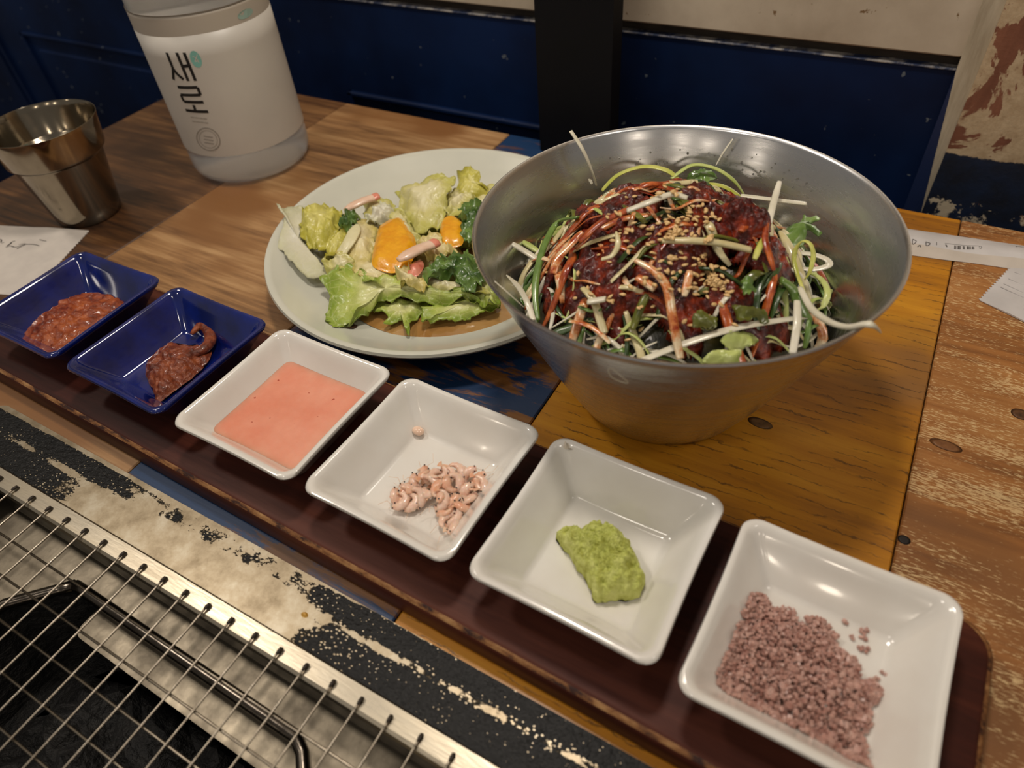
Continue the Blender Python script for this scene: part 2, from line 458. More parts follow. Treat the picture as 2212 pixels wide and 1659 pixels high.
M_SAUCE = None
def sauce(name, c1, c2, c3, sc=500, rough=.2, bump=.8, bd=.0012, coat=.6):
    n = NT(name); a = n.noise(None, sc*.35, 5, .65); v = n.voro(None, sc)
    col = n.ramp(a, (.36, c1), (.50, c2), (.66, c3))
    n.bump(n.math('ADD', n.math('MULTIPLY', v, .3), n.noise(None, sc*1.2, 4)), bump, bd)
    return n.set(col, rough, coat=coat, coatr=.05, spec=.35)
M_RED = sauce('red_chili_sauce', lin(48, 8, 3), lin(86, 18, 5), lin(150, 50, 12), 420, .24, .9, .0012, .2)
M_SSAM = sauce('brown_red_paste', lin(100, 36, 14), lin(142, 62, 26), lin(176, 92, 44), 420, .36, .6, .0012, .2)
M_GOCHU = sauce('dark_brown_paste', lin(80, 30, 14), lin(122, 54, 26), lin(152, 80, 44), 420, .38, .6, .0012, .2)
M_WASABI = sauce('wasabi', lin(172, 174, 78), lin(198, 204, 112), lin(214, 218, 134), 600, .8, .9, .0010, 0)
def pink():
    n = NT('pink_shrimp_brine'); a = n.noise(None, 60, 5, .6); d = n.noise(None, 260, 2)
    col = n.ramp(a, (.3, lin(226, 140, 112)), (.7, lin(236, 164, 138)))
    col = n.mix(n.ss(d, .72, .76), col, lin(176, 70, 50))
    return n.set(col, .10, coat=.3, coatr=.04, sss=.55, ssr=(.006, .003, .002), sscale=1.0)
M_PINK = pink()
M_SHRIMP = simple('pink_shrimp', lin(230, 188, 162), lin(240, 210, 192), 220, rough=.28, sss=.5, ssr=(.004, .002, .001), sscale=.4, coat=.3)
M_SHRIMP2 = simple('orange_shrimp', lin(226, 162, 126), lin(238, 202, 178), 160, rough=.28, sss=.5, ssr=(.004, .002, .001), sscale=.4, coat=.3)
M_EYE = simple('shrimp_eye', lin(18, 14, 14), rough=.3)
M_SALT = simple('pink_salt', lin(178, 132, 120), lin(206, 166, 152), 300, rough=.35, sss=.3, ssr=(.003, .002, .0015), sscale=.4)
def lettuce_mat(name, heart, mid, edge):
    n = NT(name); at_ = n.new('ShaderNodeAttribute'); at_.attribute_name = 'rim'
    f = n.math('ADD', at_.outputs['Fac'], n.math('MULTIPLY', n.math('SUBTRACT', n.noise(None, 70, 5, .65), .5), .9))
    col = n.ramp(f, (.22, heart), (.55, mid), (.92, edge))
    vein = n.voro(n.map((1, 1, 1)), 150, 'DISTANCE_TO_EDGE')
    col = n.mix(n.math('MULTIPLY', n.ss(vein, .06, .0), .35), col, heart)
    n.bump(n.math('ADD', n.noise(None, 330, 4, .6), n.math('MULTIPLY', vein, .8)), .45, .0009)
    return n.set(col, .34, sss=.15, ssr=(.003, .003, .001), sscale=.4, coat=.12, coatr=.1)
def veg(name, a, b, sc=60, st=(1, 1, 1), rough=.3, sss=.12, coat=.3, bump=.25, bs=420):
    return simple(name, a, b, sc, st, rough, bump, bs, sss=sss, ssr=(.003, .003, .001), sscale=.3, coat=coat, coatr=.1)
V_WHITE = veg('scallion_white', lin(206, 200, 176), lin(228, 222, 204))
V_CREAM = veg('scallion_cream', lin(196, 182, 130), lin(216, 206, 166))
V_PALE = veg('scallion_pale_green', lin(168, 184, 92), lin(206, 212, 140))
V_GREEN = veg('scallion_green', lin(72, 106, 38), lin(122, 150, 72))
V_DARK = veg('scallion_dark_green', lin(34, 56, 22), lin(66, 92, 38))
V_OLIVE = veg('olive_leaf', lin(74, 82, 22), lin(120, 122, 44))
V_YEL = veg('scallion_yellow_green', lin(176, 182, 70), lin(210, 208, 118))
def stained():
    n = NT('sauce_stained_scallion'); a = n.noise(n.map((1, 1, 1)), 130, 5, .65)
    col = n.ramp(a, (.36, lin(150, 44, 14)), (.47, lin(210, 132, 72)), (.58, lin(226, 204, 166)))
    n.bump(n.noise(None, 500, 3), .3, .0006)
    return n.set(col, .22, coat=.5, coatr=.1)
V_STAIN = stained()
V_ORANGE = simple('sauce_soaked_scallion', lin(122, 28, 8), lin(200, 104, 44), 170, rough=.25, coat=.3, bump=.3)
V_SESAME = simple('sesame', lin(206, 168, 108), lin(226, 194, 140), 500, rough=.42, sss=.1, ssr=(.001, .001, .0005), sscale=.3)
V_LET1 = lettuce_mat('lettuce_pale', lin(222, 214, 170), lin(206, 198, 130), lin(190, 186, 96))
V_LET2 = lettuce_mat('lettuce_yellow', lin(214, 206, 120), lin(202, 194, 92), lin(188, 180, 66))
V_LET3 = lettuce_mat('lettuce_green', lin(212, 212, 146), lin(178, 190, 92), lin(140, 162, 58))
V_LET4 = lettuce_mat('lettuce_translucent', lin(218, 214, 194), lin(212, 208, 182), lin(204, 202, 168))
V_LET5 = lettuce_mat('lettuce_cream', lin(228, 216, 170), lin(218, 202, 142), lin(200, 184, 104))
V_KALE = veg('curly_green', lin(50, 84, 28), lin(112, 142, 66), 120, bump=.5, bs=300)
def rind(): return simple('orange_flesh', lin(228, 150, 6), lin(242, 174, 26), 160, rough=.25, bump=.5, bscale=420, coat=.4)
V_ORAN = rind()
V_CRAB = simple('crab_stick_white', lin(226, 186, 158), lin(238, 206, 182), 120, rough=.3, coat=.3)
V_CRABR = simple('crab_stick_red', lin(212, 106, 84), lin(230, 150, 126), 140, rough=.3, coat=.3)
M_DRESS = simple('soy_dressing', lin(160, 114, 60), lin(184, 144, 90), 30, rough=.08, coat=.8, coatr=.04)
M_WOODEAR = simple('dark_mushroom', lin(48, 32, 26), lin(78, 56, 44), 200, rough=.3)
M_CRUMB = simple('golden_crumb', lin(190, 140, 50), lin(214, 170, 84), 300, rough=.4)

# ================================================================== SETTING
TZ = -0.74
struct(mk('floor', box(-4.5, 3.0, -4.0, .56, TZ-.05, TZ), M_FLOOR, smooth=False), 'dark restaurant floor')
# back wall: navy wainscot, dark groove, stained white panel above, narrow stile and a peeling board on the right
WY = .50; GZ = .0668
wall = struct(mk('wall_back', box(-4.5, .0155, WY, WY+.05, TZ, GZ-.0016), M_NAVY, smooth=False, org=Vector((-.6, WY, 0))), 'navy painted panelled wall behind the table')
PEELZ = .0175
M_PEEL = peel()
mk('upper_panel', box(-4.5, .0155, WY-.002, WY+.05, GZ+.0062, 1.5, .001), M_WWALL, wall, False)
mk('groove', box(-4.5, .0155, WY+.006, WY+.05, GZ-.002, GZ+.0064), simple('groove_dark', lin(40, 33, 27), lin(58, 50, 42), 60, (1, 1, 8), rough=.7), wall, False)
def chipped():
    n = NT('chipped_ledge_paint'); a = n.noise(n.map((60, 60, 60)), 1, 5, .7)
    return n.set(n.ramp(a, (.44, lin(30, 44, 74)), (.60, lin(160, 156, 150))), .55)
mk('ledge', box(-4.5, .0155, WY-.0012, WY+.05, GZ-.0019, GZ-.0009, .0002), chipped(), wall, False)
for x0, x1 in ((-1.0174, -.56), (-.482, -.05), (-1.55, -1.08)):
    zt, zb, t = -.0163, -.60, .0045
    parts = [box(x0, x1, WY-.004, WY+.01, zt-t, zt, .0012), box(x0, x1, WY-.004, WY+.01, zb, zb+t, .0012),
             box(x0, x0+t, WY-.004, WY+.01, zb, zt, .0012), box(x1-t, x1, WY-.004, WY+.01, zb, zt, .0012)]
    mk('panel_moulding', join(*parts), M_NAVY, wall, False)
    mk('raised_panel', box(x0+.02, x1-.02, WY-.002, WY+.01, zb+.02, zt-.02, .0018), M_NAVY, wall, False)
mk('seam_batten', box(-.4335, -.4315, WY-.0035, WY+.01, GZ+.0062, 1.5), simple('batten_tan', lin(120, 108, 92), rough=.7), wall, False)  # narrow batten in a darker tan than the white panel
def stilemat():
    n = NT('stile_paint'); s = n.sep(); z = s[2]; x = s[0]
    wob = n.math('MULTIPLY', n.math('SUBTRACT', n.noise(None, 90, 5, .7), .5), .006)
    wht = n.ramp(n.noise(n.map((200, 60, 26)), 1, 5, .65), (.3, lin(160, 148, 126)), (.7, lin(196, 186, 164)))
    blu = lin(14, 34, 74)
    # the blue brushed over the lower part leaves a thin rim of bare cream paint on the right
    edge = n.math('ADD', n.math('ADD', n.math('MULTIPLY', n.math('SUBTRACT', x, .6155), 8.5), z), wob)
    return n.set(n.mix(n.ss(edge, .0655, .0675), blu, wht), .55)
mk('stile', box(.0155, .0268, WY-.005, WY+.05, TZ, 1.5, .001), stilemat(), wall, False)
rb = struct(mk('wall_right', box(.0268, 3.0, WY-.008, WY+.05, TZ, 1.5, .001), M_PEEL, smooth=False, org=Vector((.3, WY, 0))), 'board with peeling cream and dark blue paint')

# ================================================================== TABLE
XS = [-.6135, -.4365, -.2707, -.1132, .0465, .2066, .366]
TY = .4453
table = empty('table', (-.12, .05, TZ))
tag(table, 'restaurant table of brown, ochre and worn blue wooden boards', 'table')
cols = [W_BRN, W_TAN, W_BLU, W_ORG, W_FLK, W_TAN]
def board(x0, x1, y0, y1, m):
    g = .00035
    o = mk('board', box(x0+g, x1-g, y0+g, y1-g, -.024, 0, .0006), m, table, False); return o
for k in range(6): board(XS[k], XS[k+1], .060, TY, cols[k])
board(XS[0], XS[1], -.34, .060, W_TAN); board(XS[1], -.356, -.34, .060, W_BRN)
board(.072, XS[5], -.34, .060, W_ORG); board(XS[5], XS[6], -.34, .060, W_FLK)
mk('core', join(box(XS[0]+.004, -.358, -.336, .058, -.034, -.0245), box(.074, XS[6]-.004, -.336, .058, -.034, -.0245),
                box(XS[0]+.004, XS[6]-.004, .0625, TY-.004, -.034, -.0245)), M_GAP, table, False)
for x in (XS[0]+.06, XS[6]-.06):
    for y in (-.29, TY-.05):
        mk('leg', box(x-.025, x+.025, y-.025, y+.025, TZ, -.0345, .003), M_POST, table, False)
def knot(px, py, a, b, m=M_KNOT):
    c = at(px, py); V = []
    mk('knot', revolve([(0.0001, .00006), (.6, .00006), (1.0, .00005)], (c.x, c.y, 0), 24, a, b, -.05), m, table)
knot(1642, 914, .0058, .0030); knot(2043, 962, .0066, .0030, simple('knot_brown', lin(112, 70, 38), lin(140, 94, 54), 300, rough=.5)); knot(1953, 1166, .0024, .0022, simple('knot_black', lin(26, 20, 18), rough=.6))
knot(2205, 895, .0040, .0034, simple('knot_brown_b', lin(70, 44, 26), lin(110, 72, 42), 300, rough=.5))

# black upright at the back edge of the table
tag(mk('post', box(-.2352, -.1795, .4290, TY-.001, .0002, .95, .001), M_POST, smooth=False), 'flat black upright post standing at the back edge of the table', 'post')

# ================================================================== GRILL
grill = empty('table_grill', (-.1435, -.09, -.10))
tag(grill, 'steel grill insert with peeling black coated rim set into the table', 'grill')
XF, YF = .1435, .0735+.09
M_FLANGE = flange()
def ring_plate(outer, inner, z0, z1):
    n = len(outer); V = [(x, y, z1) for x, y in outer]+[(x, y, z1) for x, y in inner]+[(x, y, z0) for x, y in outer]+[(x, y, z0) for x, y in inner]
    F = []
    for k in range(n):
        j = (k+1) % n
        F += [(k, j, n+j, n+k), (2*n+j, 2*n+k, 3*n+k, 3*n+j), (k, 2*n+k, 2*n+j, j), (n+k, n+j, 3*n+j, 3*n+k)]
    return V, F
ro = [p[:2] for p in rrect(.17, .008, 0, (0, 0), 0, .2290)]
outer = [(x-.1435, y-.0965+(-.0105*(x+.0)) *(1 if y > 0 else 0)) for x, y in ro]
ri = [p[:2] for p in rrect(.1442, .004, 0, (0, 0), 0, .2034)]
inner = [(x-.1435, y-.0950) for x, y in ri]
autosmooth(mk('rim_plate', ring_plate(outer, inner, .0001, .0016), M_FLANGE, grill, False))
# recessed pan: walls, pan sheet with cut-corner opening, rolled lip, lower ledge and charred firebox
ZP = -.0195
L1, L2 = at(164, 1265, ZP), at(652, 1601, ZP)
pan_in = [(L1.x, L1.y), (L2.x, L2.y), (L2.x+.021, L2.y-.021), (L2.x+.021, -.150), (L2.x, -.172), (L1.x, -.172), (L1.x-.0225, -.150), (L1.x-.0225, L1.y-.0225)]
mk('well_wall', ring_plate(inner, [(x*.995-.0007, y*.995-.0005) for x, y in inner], ZP, .0001), M_LIP, grill, False)
P8 = resample([Vector((x, y, 0)) for x, y in pan_in], 96)
def to_rect(p):
    cx, cy = -.188, -.075
    d = Vector((p.x-cx, p.y-cy)); hx, hy = .2034, .1442
    c2 = Vector((-.1435, -.0950)); best = None
    s = min(hx/abs(d.x) if abs(d.x) > 1e-9 else 9e9, hy/abs(d.y) if abs(d.y) > 1e-9 else 9e9)
    q = Vector((max(-hx, min(hx, d.x*s)), max(-hy, min(hy, d.y*s))))
    return (c2.x+q.x, c2.y+q.y)
mk('pan_sheet', ring_plate([to_rect(p) for p in P8], [(p.x, p.y) for p in P8], ZP-.001, ZP), M_SHEET, grill, False)
lipp = [p+Vector((0, 0, ZP+.0004)) for p in P8]; lipp.append(lipp[0])
mk('rolled_lip', tube(lipp, .0026, 10), M_LIP, grill)
ci = Vector((-.188, -.073, 0))
mk('firebox_wall', loft([[tuple(p+Vector((0, 0, ZP-.0008))) for p in P8], [tuple(ci+(p-ci)*.985+Vector((0, 0, -.075))) for p in P8]], False, True), M_CHAR, grill, False)
LC = at(405, 1480, -.032)
led = rrect(.009, .005, -.032, (LC.x, LC.y), -.010, .064)
led2 = [(x, y, -.0335) for x, y, z in led]
mk('ledge', loft([led2, led]), M_SHEET, grill, False)
# charcoal bed
coal = mound([Vector((x, y, -.070)) for x, y in ((-.262, .0), (-.2, .012), (-.12, .008), (-.108, -.07), (-.115, -.15), (-.2, -.16), (-.262, -.14))], .018, .010, 60, 3, 90, 22, 3, frac=4)
mk('char_bed', coal, M_CHAR, grill, False)
# wire net: separate, lies in the well
net = empty('grill_net', (-.1435, -.095, .0))
tag(net, 'square mesh wire cooking net in a flat steel frame', 'grill net')
fo = [p[:2] for p in rrect(.1437, .003, 0, (0, 0), 0, .2029)]; fi = [p[:2] for p in rrect(.1342, .003, 0, (0, 0), 0, .1934)]
def shift(P, dx, dy): return [(x+dx, y+dy) for x, y in P]
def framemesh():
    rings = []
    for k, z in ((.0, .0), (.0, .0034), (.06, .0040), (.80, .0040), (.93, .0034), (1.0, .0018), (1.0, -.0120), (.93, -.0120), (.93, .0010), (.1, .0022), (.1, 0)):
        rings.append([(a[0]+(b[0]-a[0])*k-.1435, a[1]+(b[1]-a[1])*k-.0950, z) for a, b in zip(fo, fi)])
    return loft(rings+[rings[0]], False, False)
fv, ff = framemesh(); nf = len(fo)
autosmooth(mk('frame', (fv, ff), [M_FRAME, steel('shaded_skirt_steel', lin(34, 31, 28), lin(70, 64, 57), .35, 90)], net, mi=[1 if 4 < k//nf < 9 else 0 for k in range(len(ff))]), 22)  # skirt is the same steel; dark reflection and shade painted into its colour
ywire = None
x = -.3066-.01265
ylist = []
while x < .045: ylist.append(x); x += .01265
p0 = [(0, .0447, .0030), (0, .0443, .0046), (0, .0410, .0050), (0, .0360, .0046), (0, .0, .0044), (0, -.12, .0042), (0, -.225, .0046), (0, -.232, .0050), (0, -.2345, .0030)]
vf = tube(smooth_path(p0, 60), .00046, 8)
base = mk('wire', ([(a+ylist[0], b, c) for a, b, c in vf[0]], vf[1]), M_WIRE, net)
vt = tube([(0, .0449, .0040), (0, .0445, .0049), (0, .0432, .00515), (0, .0420, .0051)], .00075, 8, taper=(.6, .6))
soot0 = mk('hook', ([(a+ylist[0], b, c) for a, b, c in vt[0]], vt[1]), M_SOOT, base)
for xx in ylist[1:]:
    o = base.copy(); COL.objects.link(o); o.parent = net; o.location = (xx-ylist[0], 0, 0)
    h = soot0.copy(); COL.objects.link(h); h.parent = o
vx = tube([(-.3380, .0256, .0033), (-.14, .0256, .0033), (.0510, .0256, .0033)], .00050, 8)
xb = mk('rod', vx, M_WIRE, net)
for k in range(1, 21):
    o = xb.copy(); COL.objects.link(o); o.parent = net; o.location = (0, -.01235*k, 0)
# a stray golden crumb on the rim
c = at(658, 1328, .0016)
tag(mk('crumb', mound([c+Vector((math.cos(a)*.0016, math.sin(a)*.0011, 0)) for a in [k*.9 for k in range(7)]], .0012, .0006, 700, 2, 24, 5), M_CRUMB), 'tiny golden crumb on the bare steel grill rim', 'crumb')

# ================================================================== TRAY AND SAUCE DISHES
TA = -.0245; TT = .0140
def tray():
    cx, cy = -.1765, .1247
    hx, hy, c = .2545, .0445, .012
    L = [(hy-.0012, hx-.0012, 0), (hy, hx, .0012), (hy, hx, TT-.0032), (hy-.0006, hx-.0006, TT-.0016), (hy-.0022, hx-.0022, TT-.0003), (hy-.0034, hx-.0034, TT), (hy-.02, hx-.02, TT)]
    rings = [rrect(a, c, z+.0001, (cx, cy), TA, b, 8) for a, b, z in L]
    V, F = loft(rings); n = len(rings[0]); mi = []
    for k in range(len(rings)-1): mi += [1 if k == 3 else 0]*n
    return V, F, mi+[0, 0]
V, F, mi = tray()
tag(autosmooth(mk('serving_tray', (V, F), [M_TRAY, M_WORN], mi=mi), 60), 'long dark reddish-brown wooden tray with worn edges under the sauce dishes', 'tray')
DZ = TT+.0002
DISH = [(-.36130, .12898, .44), (-.28089, .12761, -1.44), (-.20312, .12596, -.92), (-.12687, .12443, -1.76), (-.05052, .12325, -1.13), (.02630, .11922, -1.52)]
DPROF = [(.0185, .003, .0006), (.0195, .0035, 0), (.0215, .004, .0002), (.0225, .0045, .0014), (.0290, .0055, .0115), (.0332, .006, .0175), (.0346, .006, .0190), (.0350, .006, .0202), (.0346, .006, .0211), (.0336, .0058, .0214), (.0324, .0055, .0209), (.0314, .005, .0197), (.0303, .0042, .0184), (.0292, .0038, .0165), (.0216, .003, .0058), (.0206, .0028, .0050), (.0190, .0026, .0046)]
def dish(i, mat, label, bow):
    cx, cy, th = DISH[i]; th = math.radians(th)
    rings = [rrect(h, c, DZ+z, (cx, cy), th, None, 6, bow if z > .003 else 0) for h, c, z in DPROF]
    V, F = loft(rings)
    o = autosmooth(mk('sauce_dish', (V, F), mat), 48)
    return tag(o, label, 'dish', 'square sauce dishes on the tray')
dish(0, M_COBALT, 'square cobalt blue dish at the far left end of the tray', .012)
dish(1, M_COBALT, 'square cobalt blue dish beside the white dish of pink sauce', .012)
dish(2, M_WHITE, 'square white dish holding the pink liquid sauce', .014)
dish(3, M_WHITE, 'square white dish holding tiny salted shrimp', .014)
d5 = dish(4, M_WHITE, 'square white dish with a chipped corner holding green wasabi', .014)
dish(5, M_WHITE, 'square white dish holding pink salt crystals at the near end', .014)
# chip on the far left corner of the wasabi dish
ch = at(1220, 950, DZ+.0210)
mk('chip', mound([ch+Vector((math.cos(k*.7)*.0042+.0008, math.sin(k*.7)*.0020-.0012, -.0011)) for k in range(9)], .0010, .0012, 500, 4, 40, 6, 2), M_CHIP, d5, False)
ZF = DZ+.0049   # floor of the dishes

# pastes
o = mk('chili_paste', mound(pxo([(150, 770), (200, 690), (280, 605), (400, 540), (520, 512), (700, 515), (805, 552), (735, 640), (600, 740), (450, 850), (365, 890), (230, 855)], 2.962, 0, 460, ZF+.001), .0035, .0016, 260, 1, 110, 22, 2.5, .0006), M_SSAM)
tag(o, 'coarse red-brown chili paste pooled in the far blue dish', 'paste')
o = mound(pxo([(930, 1030), (960, 930), (1070, 840), (1200, 842), (1290, 850), (1350, 880), (1335, 950), (1245, 1045), (1130, 1130), (1010, 1215), (985, 1150)], 2.962, 0, 460, ZF+.0012), .0062, .0018, 230, 6, 120, 22, 2.2, .0006)
TP = smooth_path([at(0+x/2.962, 460+y/2.962, ZF+z) for x, y, z in ((1180, 930, .004), (1290, 880, .0042), (1345, 820, .0036), (1335, 755, .0036), (1290, 715, .0042), (1225, 775, .0030))], 24)
o = mk('soybean_paste', join(o, tube(TP, .0030, 12, .8, taper=(.8, .35))), M_GOCHU)
tag(o, 'dark brown-red paste dabbed with a curled tail in the second blue dish', 'paste')
# pink brine
cx, cy, th = DISH[2]
rings = [rrect(h, .0032, DZ+z, (cx, cy), math.radians(th)) for h, z in ((.0200, .0056), (.0212, .0060), (.0250, .0106), (.0250, .0108), (.0240, .01085))]
tag(autosmooth(mk('pink_sauce', loft(rings), M_PINK), 40), 'salmon pink liquid sauce filling a white square dish', 'sauce')
# droplet
c = at(905, 926, DZ+.0078)
dv, df = sph((c.x, c.y-.0008, c.z-.0006), .0029, 20, 12, (1, .75, .62))
tag(mk('sauce_droplet', (dv, df), simple('pink_droplet', lin(236, 200, 174), rough=.06, coat=1.0, coatr=.02)), 'small glossy pink drop on the wall of the shrimp dish', 'droplet')
# wasabi
o = mk('wasabi', mound(pxo([(645, 712), (690, 688), (738, 742), (800, 684), (890, 655), (920, 690), (950, 662), (1030, 712), (1100, 800), (1152, 930), (1186, 990), (1160, 1080), (1080, 1112), (980, 1108), (880, 1122), (838, 1040), (800, 970), (750, 890), (718, 832), (655, 782)], 2.861, 980, 900, ZF+.0036), .0086, .0021, 300, 5, 200, 46, 4.5, .0013, frac=6), M_WASABI, smooth=False)
tag(o, 'crumbly pale green lump of wasabi in a white square dish', 'wasabi')
# skirt so that the lump stands on the dish floor
for v in o.data.vertices:
    if v.co.z < .0005:
        v.co.z = -.0034

# salted shrimp
def shrimp_mesh(seed, L=.0115, R=.0021):
    rnd = random.Random(seed); bend = rnd.uniform(2.2, 4.2); n = 16; P = []
    a = 0; p = Vector((0, 0, 0))
    for k in range(n):
        P.append(p.copy()); a += bend/n*(.5+1.0*k/n); p = p+Vector((math.cos(a), math.sin(a), .12*math.sin(k*.7)))*(L/n)
    def rad(f):
        s = .55+.45*math.sin(min(1, f*2.4)*math.pi/2)
        if f > .45: s *= 1-(f-.45)*1.25
        return R*s*(1+.10*math.sin(f*44))
    return P, tube(P, rad, 9, .68)
sz = [(800, 1000), (860, 930), (785, 1045), (950, 835), (1010, 900), (1080, 860), (1150, 930), (1210, 805), (1280, 845), (1370, 890), (1275, 985), (1095, 1060), (1185, 1075), (1120, 1165), (1165, 1215), (1250, 1075), (985, 980), (915, 1015), (1060, 965), (1200, 905), (860, 1050), (1320, 920), (1040, 845), (1240, 1010), (830, 960), (900, 900), (760, 1010), (1100, 1110), (1300, 1010), (1140, 860), (980, 860), (1180, 1160), (1390, 920), (1060, 1020)]
CS = sum((at(640+x/3.457, 780+y/3.457, ZF+.004) for x, y in sz), Vector())/len(sz)
for i, (zx, zy) in enumerate(sz):
    P, (V, F) = shrimp_mesh(i)
    rnd = random.Random(i*7+1)
    c0 = at(640+zx/3.457, 780+zy/3.457, ZF+.0035)
    d = (c0-CS).length
    c = Vector((c0.x, c0.y, ZF+.0021+max(0, .0032*(1-d/.012))+rnd.uniform(0, .0016)))
    mid = sum(P, Vector())/len(P); rot = Matrix.Rotation(rnd.uniform(0, 6.28), 3, 'Z') @ Matrix.Rotation(rnd.uniform(-.6, .6), 3, 'X')
    T = lambda q: c+rot @ (Vector(q)-mid)
    root = empty('salted_shrimp', (c.x, c.y, c.z-.0015))
    tag(root, 'tiny pale pink curled salted shrimp piled in a white dish', 'shrimp', 'salted shrimp in the white dish')
    Vw = [T(q) for q in V]
    for q in Vw: q.z = max(q.z, ZF+.0001)
    mk('body', (Vw, F), M_SHRIMP if i % 3 else M_SHRIMP2, root)
    for s in (1, -1):
        e = T(P[1]+Vector((0, .0011*s, .0013)))
        mk('eye', sph(e, .00034), M_EYE, root)
    a0 = P[0]; mk('antenna', tube([T(a0), T(a0+Vector((-.003, .001, .001))), T(a0+Vector((-.006, -.0015, .0006)))], .00008, 5), M_SHRIMP2, root)
    tl = P[-1]; dv = (P[-1]-P[-3]).normalized(); sd = Vector((-dv.y, dv.x, 0))
    q = [tl, tl+dv*.0022+sd*.0014, tl+dv*.0026, tl+dv*.0022-sd*.0014]
    fv = [T(k) for k in q]+[T(k+Vector((0, 0, .0003))) for k in q]
    mk('tail_fan', (fv, [(3, 2, 1, 0), (4, 5, 6, 7), (0, 1, 5, 4), (1, 2, 6, 5), (2, 3, 7, 6), (3, 0, 4, 7)]), M_SHRIMP2, root, False)

# pink salt
def inside(poly, x, y):
    c = False; n = len(poly)
    for i in range(n):
        x1, y1 = poly[i]; x2, y2 = poly[i-1]
        if (y1 > y) != (y2 > y) and x < (x2-x1)*(y-y1)/(y2-y1)+x1: c = not c
    return c
SP = [(345, 1080), (410, 960), (480, 770), (560, 590), (640, 555), (700, 640), (830, 645), (850, 740), (950, 690), (1050, 745), (1100, 880), (1225, 970), (1240, 1080), (1320, 1065), (1370, 1170), (1290, 1250), (1300, 1350), (1260, 1420), (1275, 1640), (1120, 1590), (950, 1460), (700, 1340), (560, 1265), (430, 1190), (345, 1135)]
spw = [at(1420+x/2.793, 1080+y/2.793, ZF+.002) for x, y in SP]
sp2 = [(p.x, p.y) for p in spw]
sc_ = (sum(p[0] for p in sp2)/len(sp2), sum(p[1] for p in sp2)/len(sp2))
rnd = random.Random(11); V, F = [], []
dcx, dcy, dth = DISH[5]; dth = math.radians(dth)
def crystal(p, s):
    b = len(V)
    M = Matrix.Rotation(rnd.uniform(0, 6.3), 3, Vector((rnd.uniform(-1, 1), rnd.uniform(-1, 1), rnd.uniform(-1, 1))).normalized())
    sx, sy, sz_ = s*rnd.uniform(.6, 1.2), s*rnd.uniform(.6, 1.2), s*rnd.uniform(.5, 1)
    for z in (-1, 1):
        for x, y in ((-1, -1), (1, -1), (1, 1), (-1, 1)):
            V.append(p+M @ Vector((x*sx*rnd.uniform(.6, 1), y*sy*rnd.uniform(.6, 1), z*sz_*rnd.uniform(.6, 1))))
    F.extend(tuple(b+i for i in q) for q in ((3, 2, 1, 0), (4, 5, 6, 7), (0, 1, 5, 4), (1, 2, 6, 5), (2, 3, 7, 6), (3, 0, 4, 7)))
xs = [p[0] for p in sp2]; ys = [p[1] for p in sp2]
def edge_d(x, y): return min((Vector(sp2[i])-Vector((x, y))).length for i in range(len(sp2)))
k = 0
while k < 5200:
    x = rnd.uniform(min(xs), max(xs)); y = rnd.uniform(min(ys), max(ys))
    if not inside(sp2, x, y): continue
    lx = (x-dcx)*math.cos(dth)+(y-dcy)*math.sin(dth); ly = -(x-dcx)*math.sin(dth)+(y-dcy)*math.cos(dth)
    m = max(abs(lx), abs(ly)); zfl = ZF+max(0, (m-.0206)*1.35)
    h = min(.0058, edge_d(x, y)*.75)*(.8+.35*nz((x, y, 0), 130, 3))
    crystal(Vector((x, y, zfl+.0006+rnd.uniform(.0, 1)*h)), rnd.choice((.0004, .0005, .0005, .0006, .0008)) if k % 60 else .0013)
    k += 1
for x, y in ((1130, 745), (1235, 790), (1270, 790), (1180, 830), (1240, 840), (1225, 895), (1265, 905), (1370, 1050), (1330, 1080), (1350, 1150), (1340, 770)):
    for _ in range(4):
        p = at(1420+(x+rnd.uniform(-16, 16))/2.793, 1080+(y+rnd.uniform(-16, 16))/2.793, ZF+.0005); crystal(p, .0006)
tag(mk('pink_salt', (V, F), M_SALT, smooth=False), 'heap of coarse pinkish salt crystals in the nearest white dish', 'salt', kind='stuff')

# ================================================================== METAL BOWL WITH SPICY SCALLION SALAD
BC = (-.06823, .23974); BZ = .0906
bp = [(.0001, .0012), (.030, .0012), (.0405, .0009), (.0418, 0), (.0430, .0006), (.0448, .0040), (.0530, .0200), (.0625, .0400), (.0715, .0600), (.0785, .0760), (.0826, .0862), (.0842, .0898), (.0850, .0906), (.0847, .0914), (.0838, .0912), (.0830, .0898), (.0814, .0858), (.0772, .0757), (.0702, .0597), (.0613, .0398), (.0518, .0200), (.0436, .0045), (.0420, .0026), (.0001, .0024)]
bowl = mk('mixing_bowl', revolve(bp, (BC[0], BC[1], .0001), 128), M_BOWL)
tag(autosmooth(bowl, 60), 'large flared brushed steel bowl full of red scallion salad', 'bowl')
def bowl_r(z): # inner radius
    z = max(.003, min(.0898, z)); pts = [(.0045, .0436), (.02, .0518), (.0398, .0613), (.0597, .0702), (.0757, .0772), (.0858, .0814), (.0898, .0830)]
    for (a, ra), (b, rb_) in zip(pts, pts[1:]):
        if z <= b: return ra+(rb_-ra)*max(0, (z-a))/(b-a)
    return .083
SCX, SCY = -.0720, .2440
def dome(x, y):
    dx, dy = x-SCX, y-SCY; r = math.hypot(dx/1.0, dy/1.0)
    t = min(1.25, r/.068)
    return .054+.0400*(1-t*t)+.0030*nz((x, y, 0), 70, 2)
def hit(px, py, h=0.0):
    d = ray(px, py); lo = .15; t = lo
    while t < .7:
        p = CAMPOS+d*t
        if p.z <= dome(p.x, p.y)+h and math.hypot(p.x-BC[0], p.y-BC[1]) < .088: return p
        t += .0012
    return at(px, py, .06)
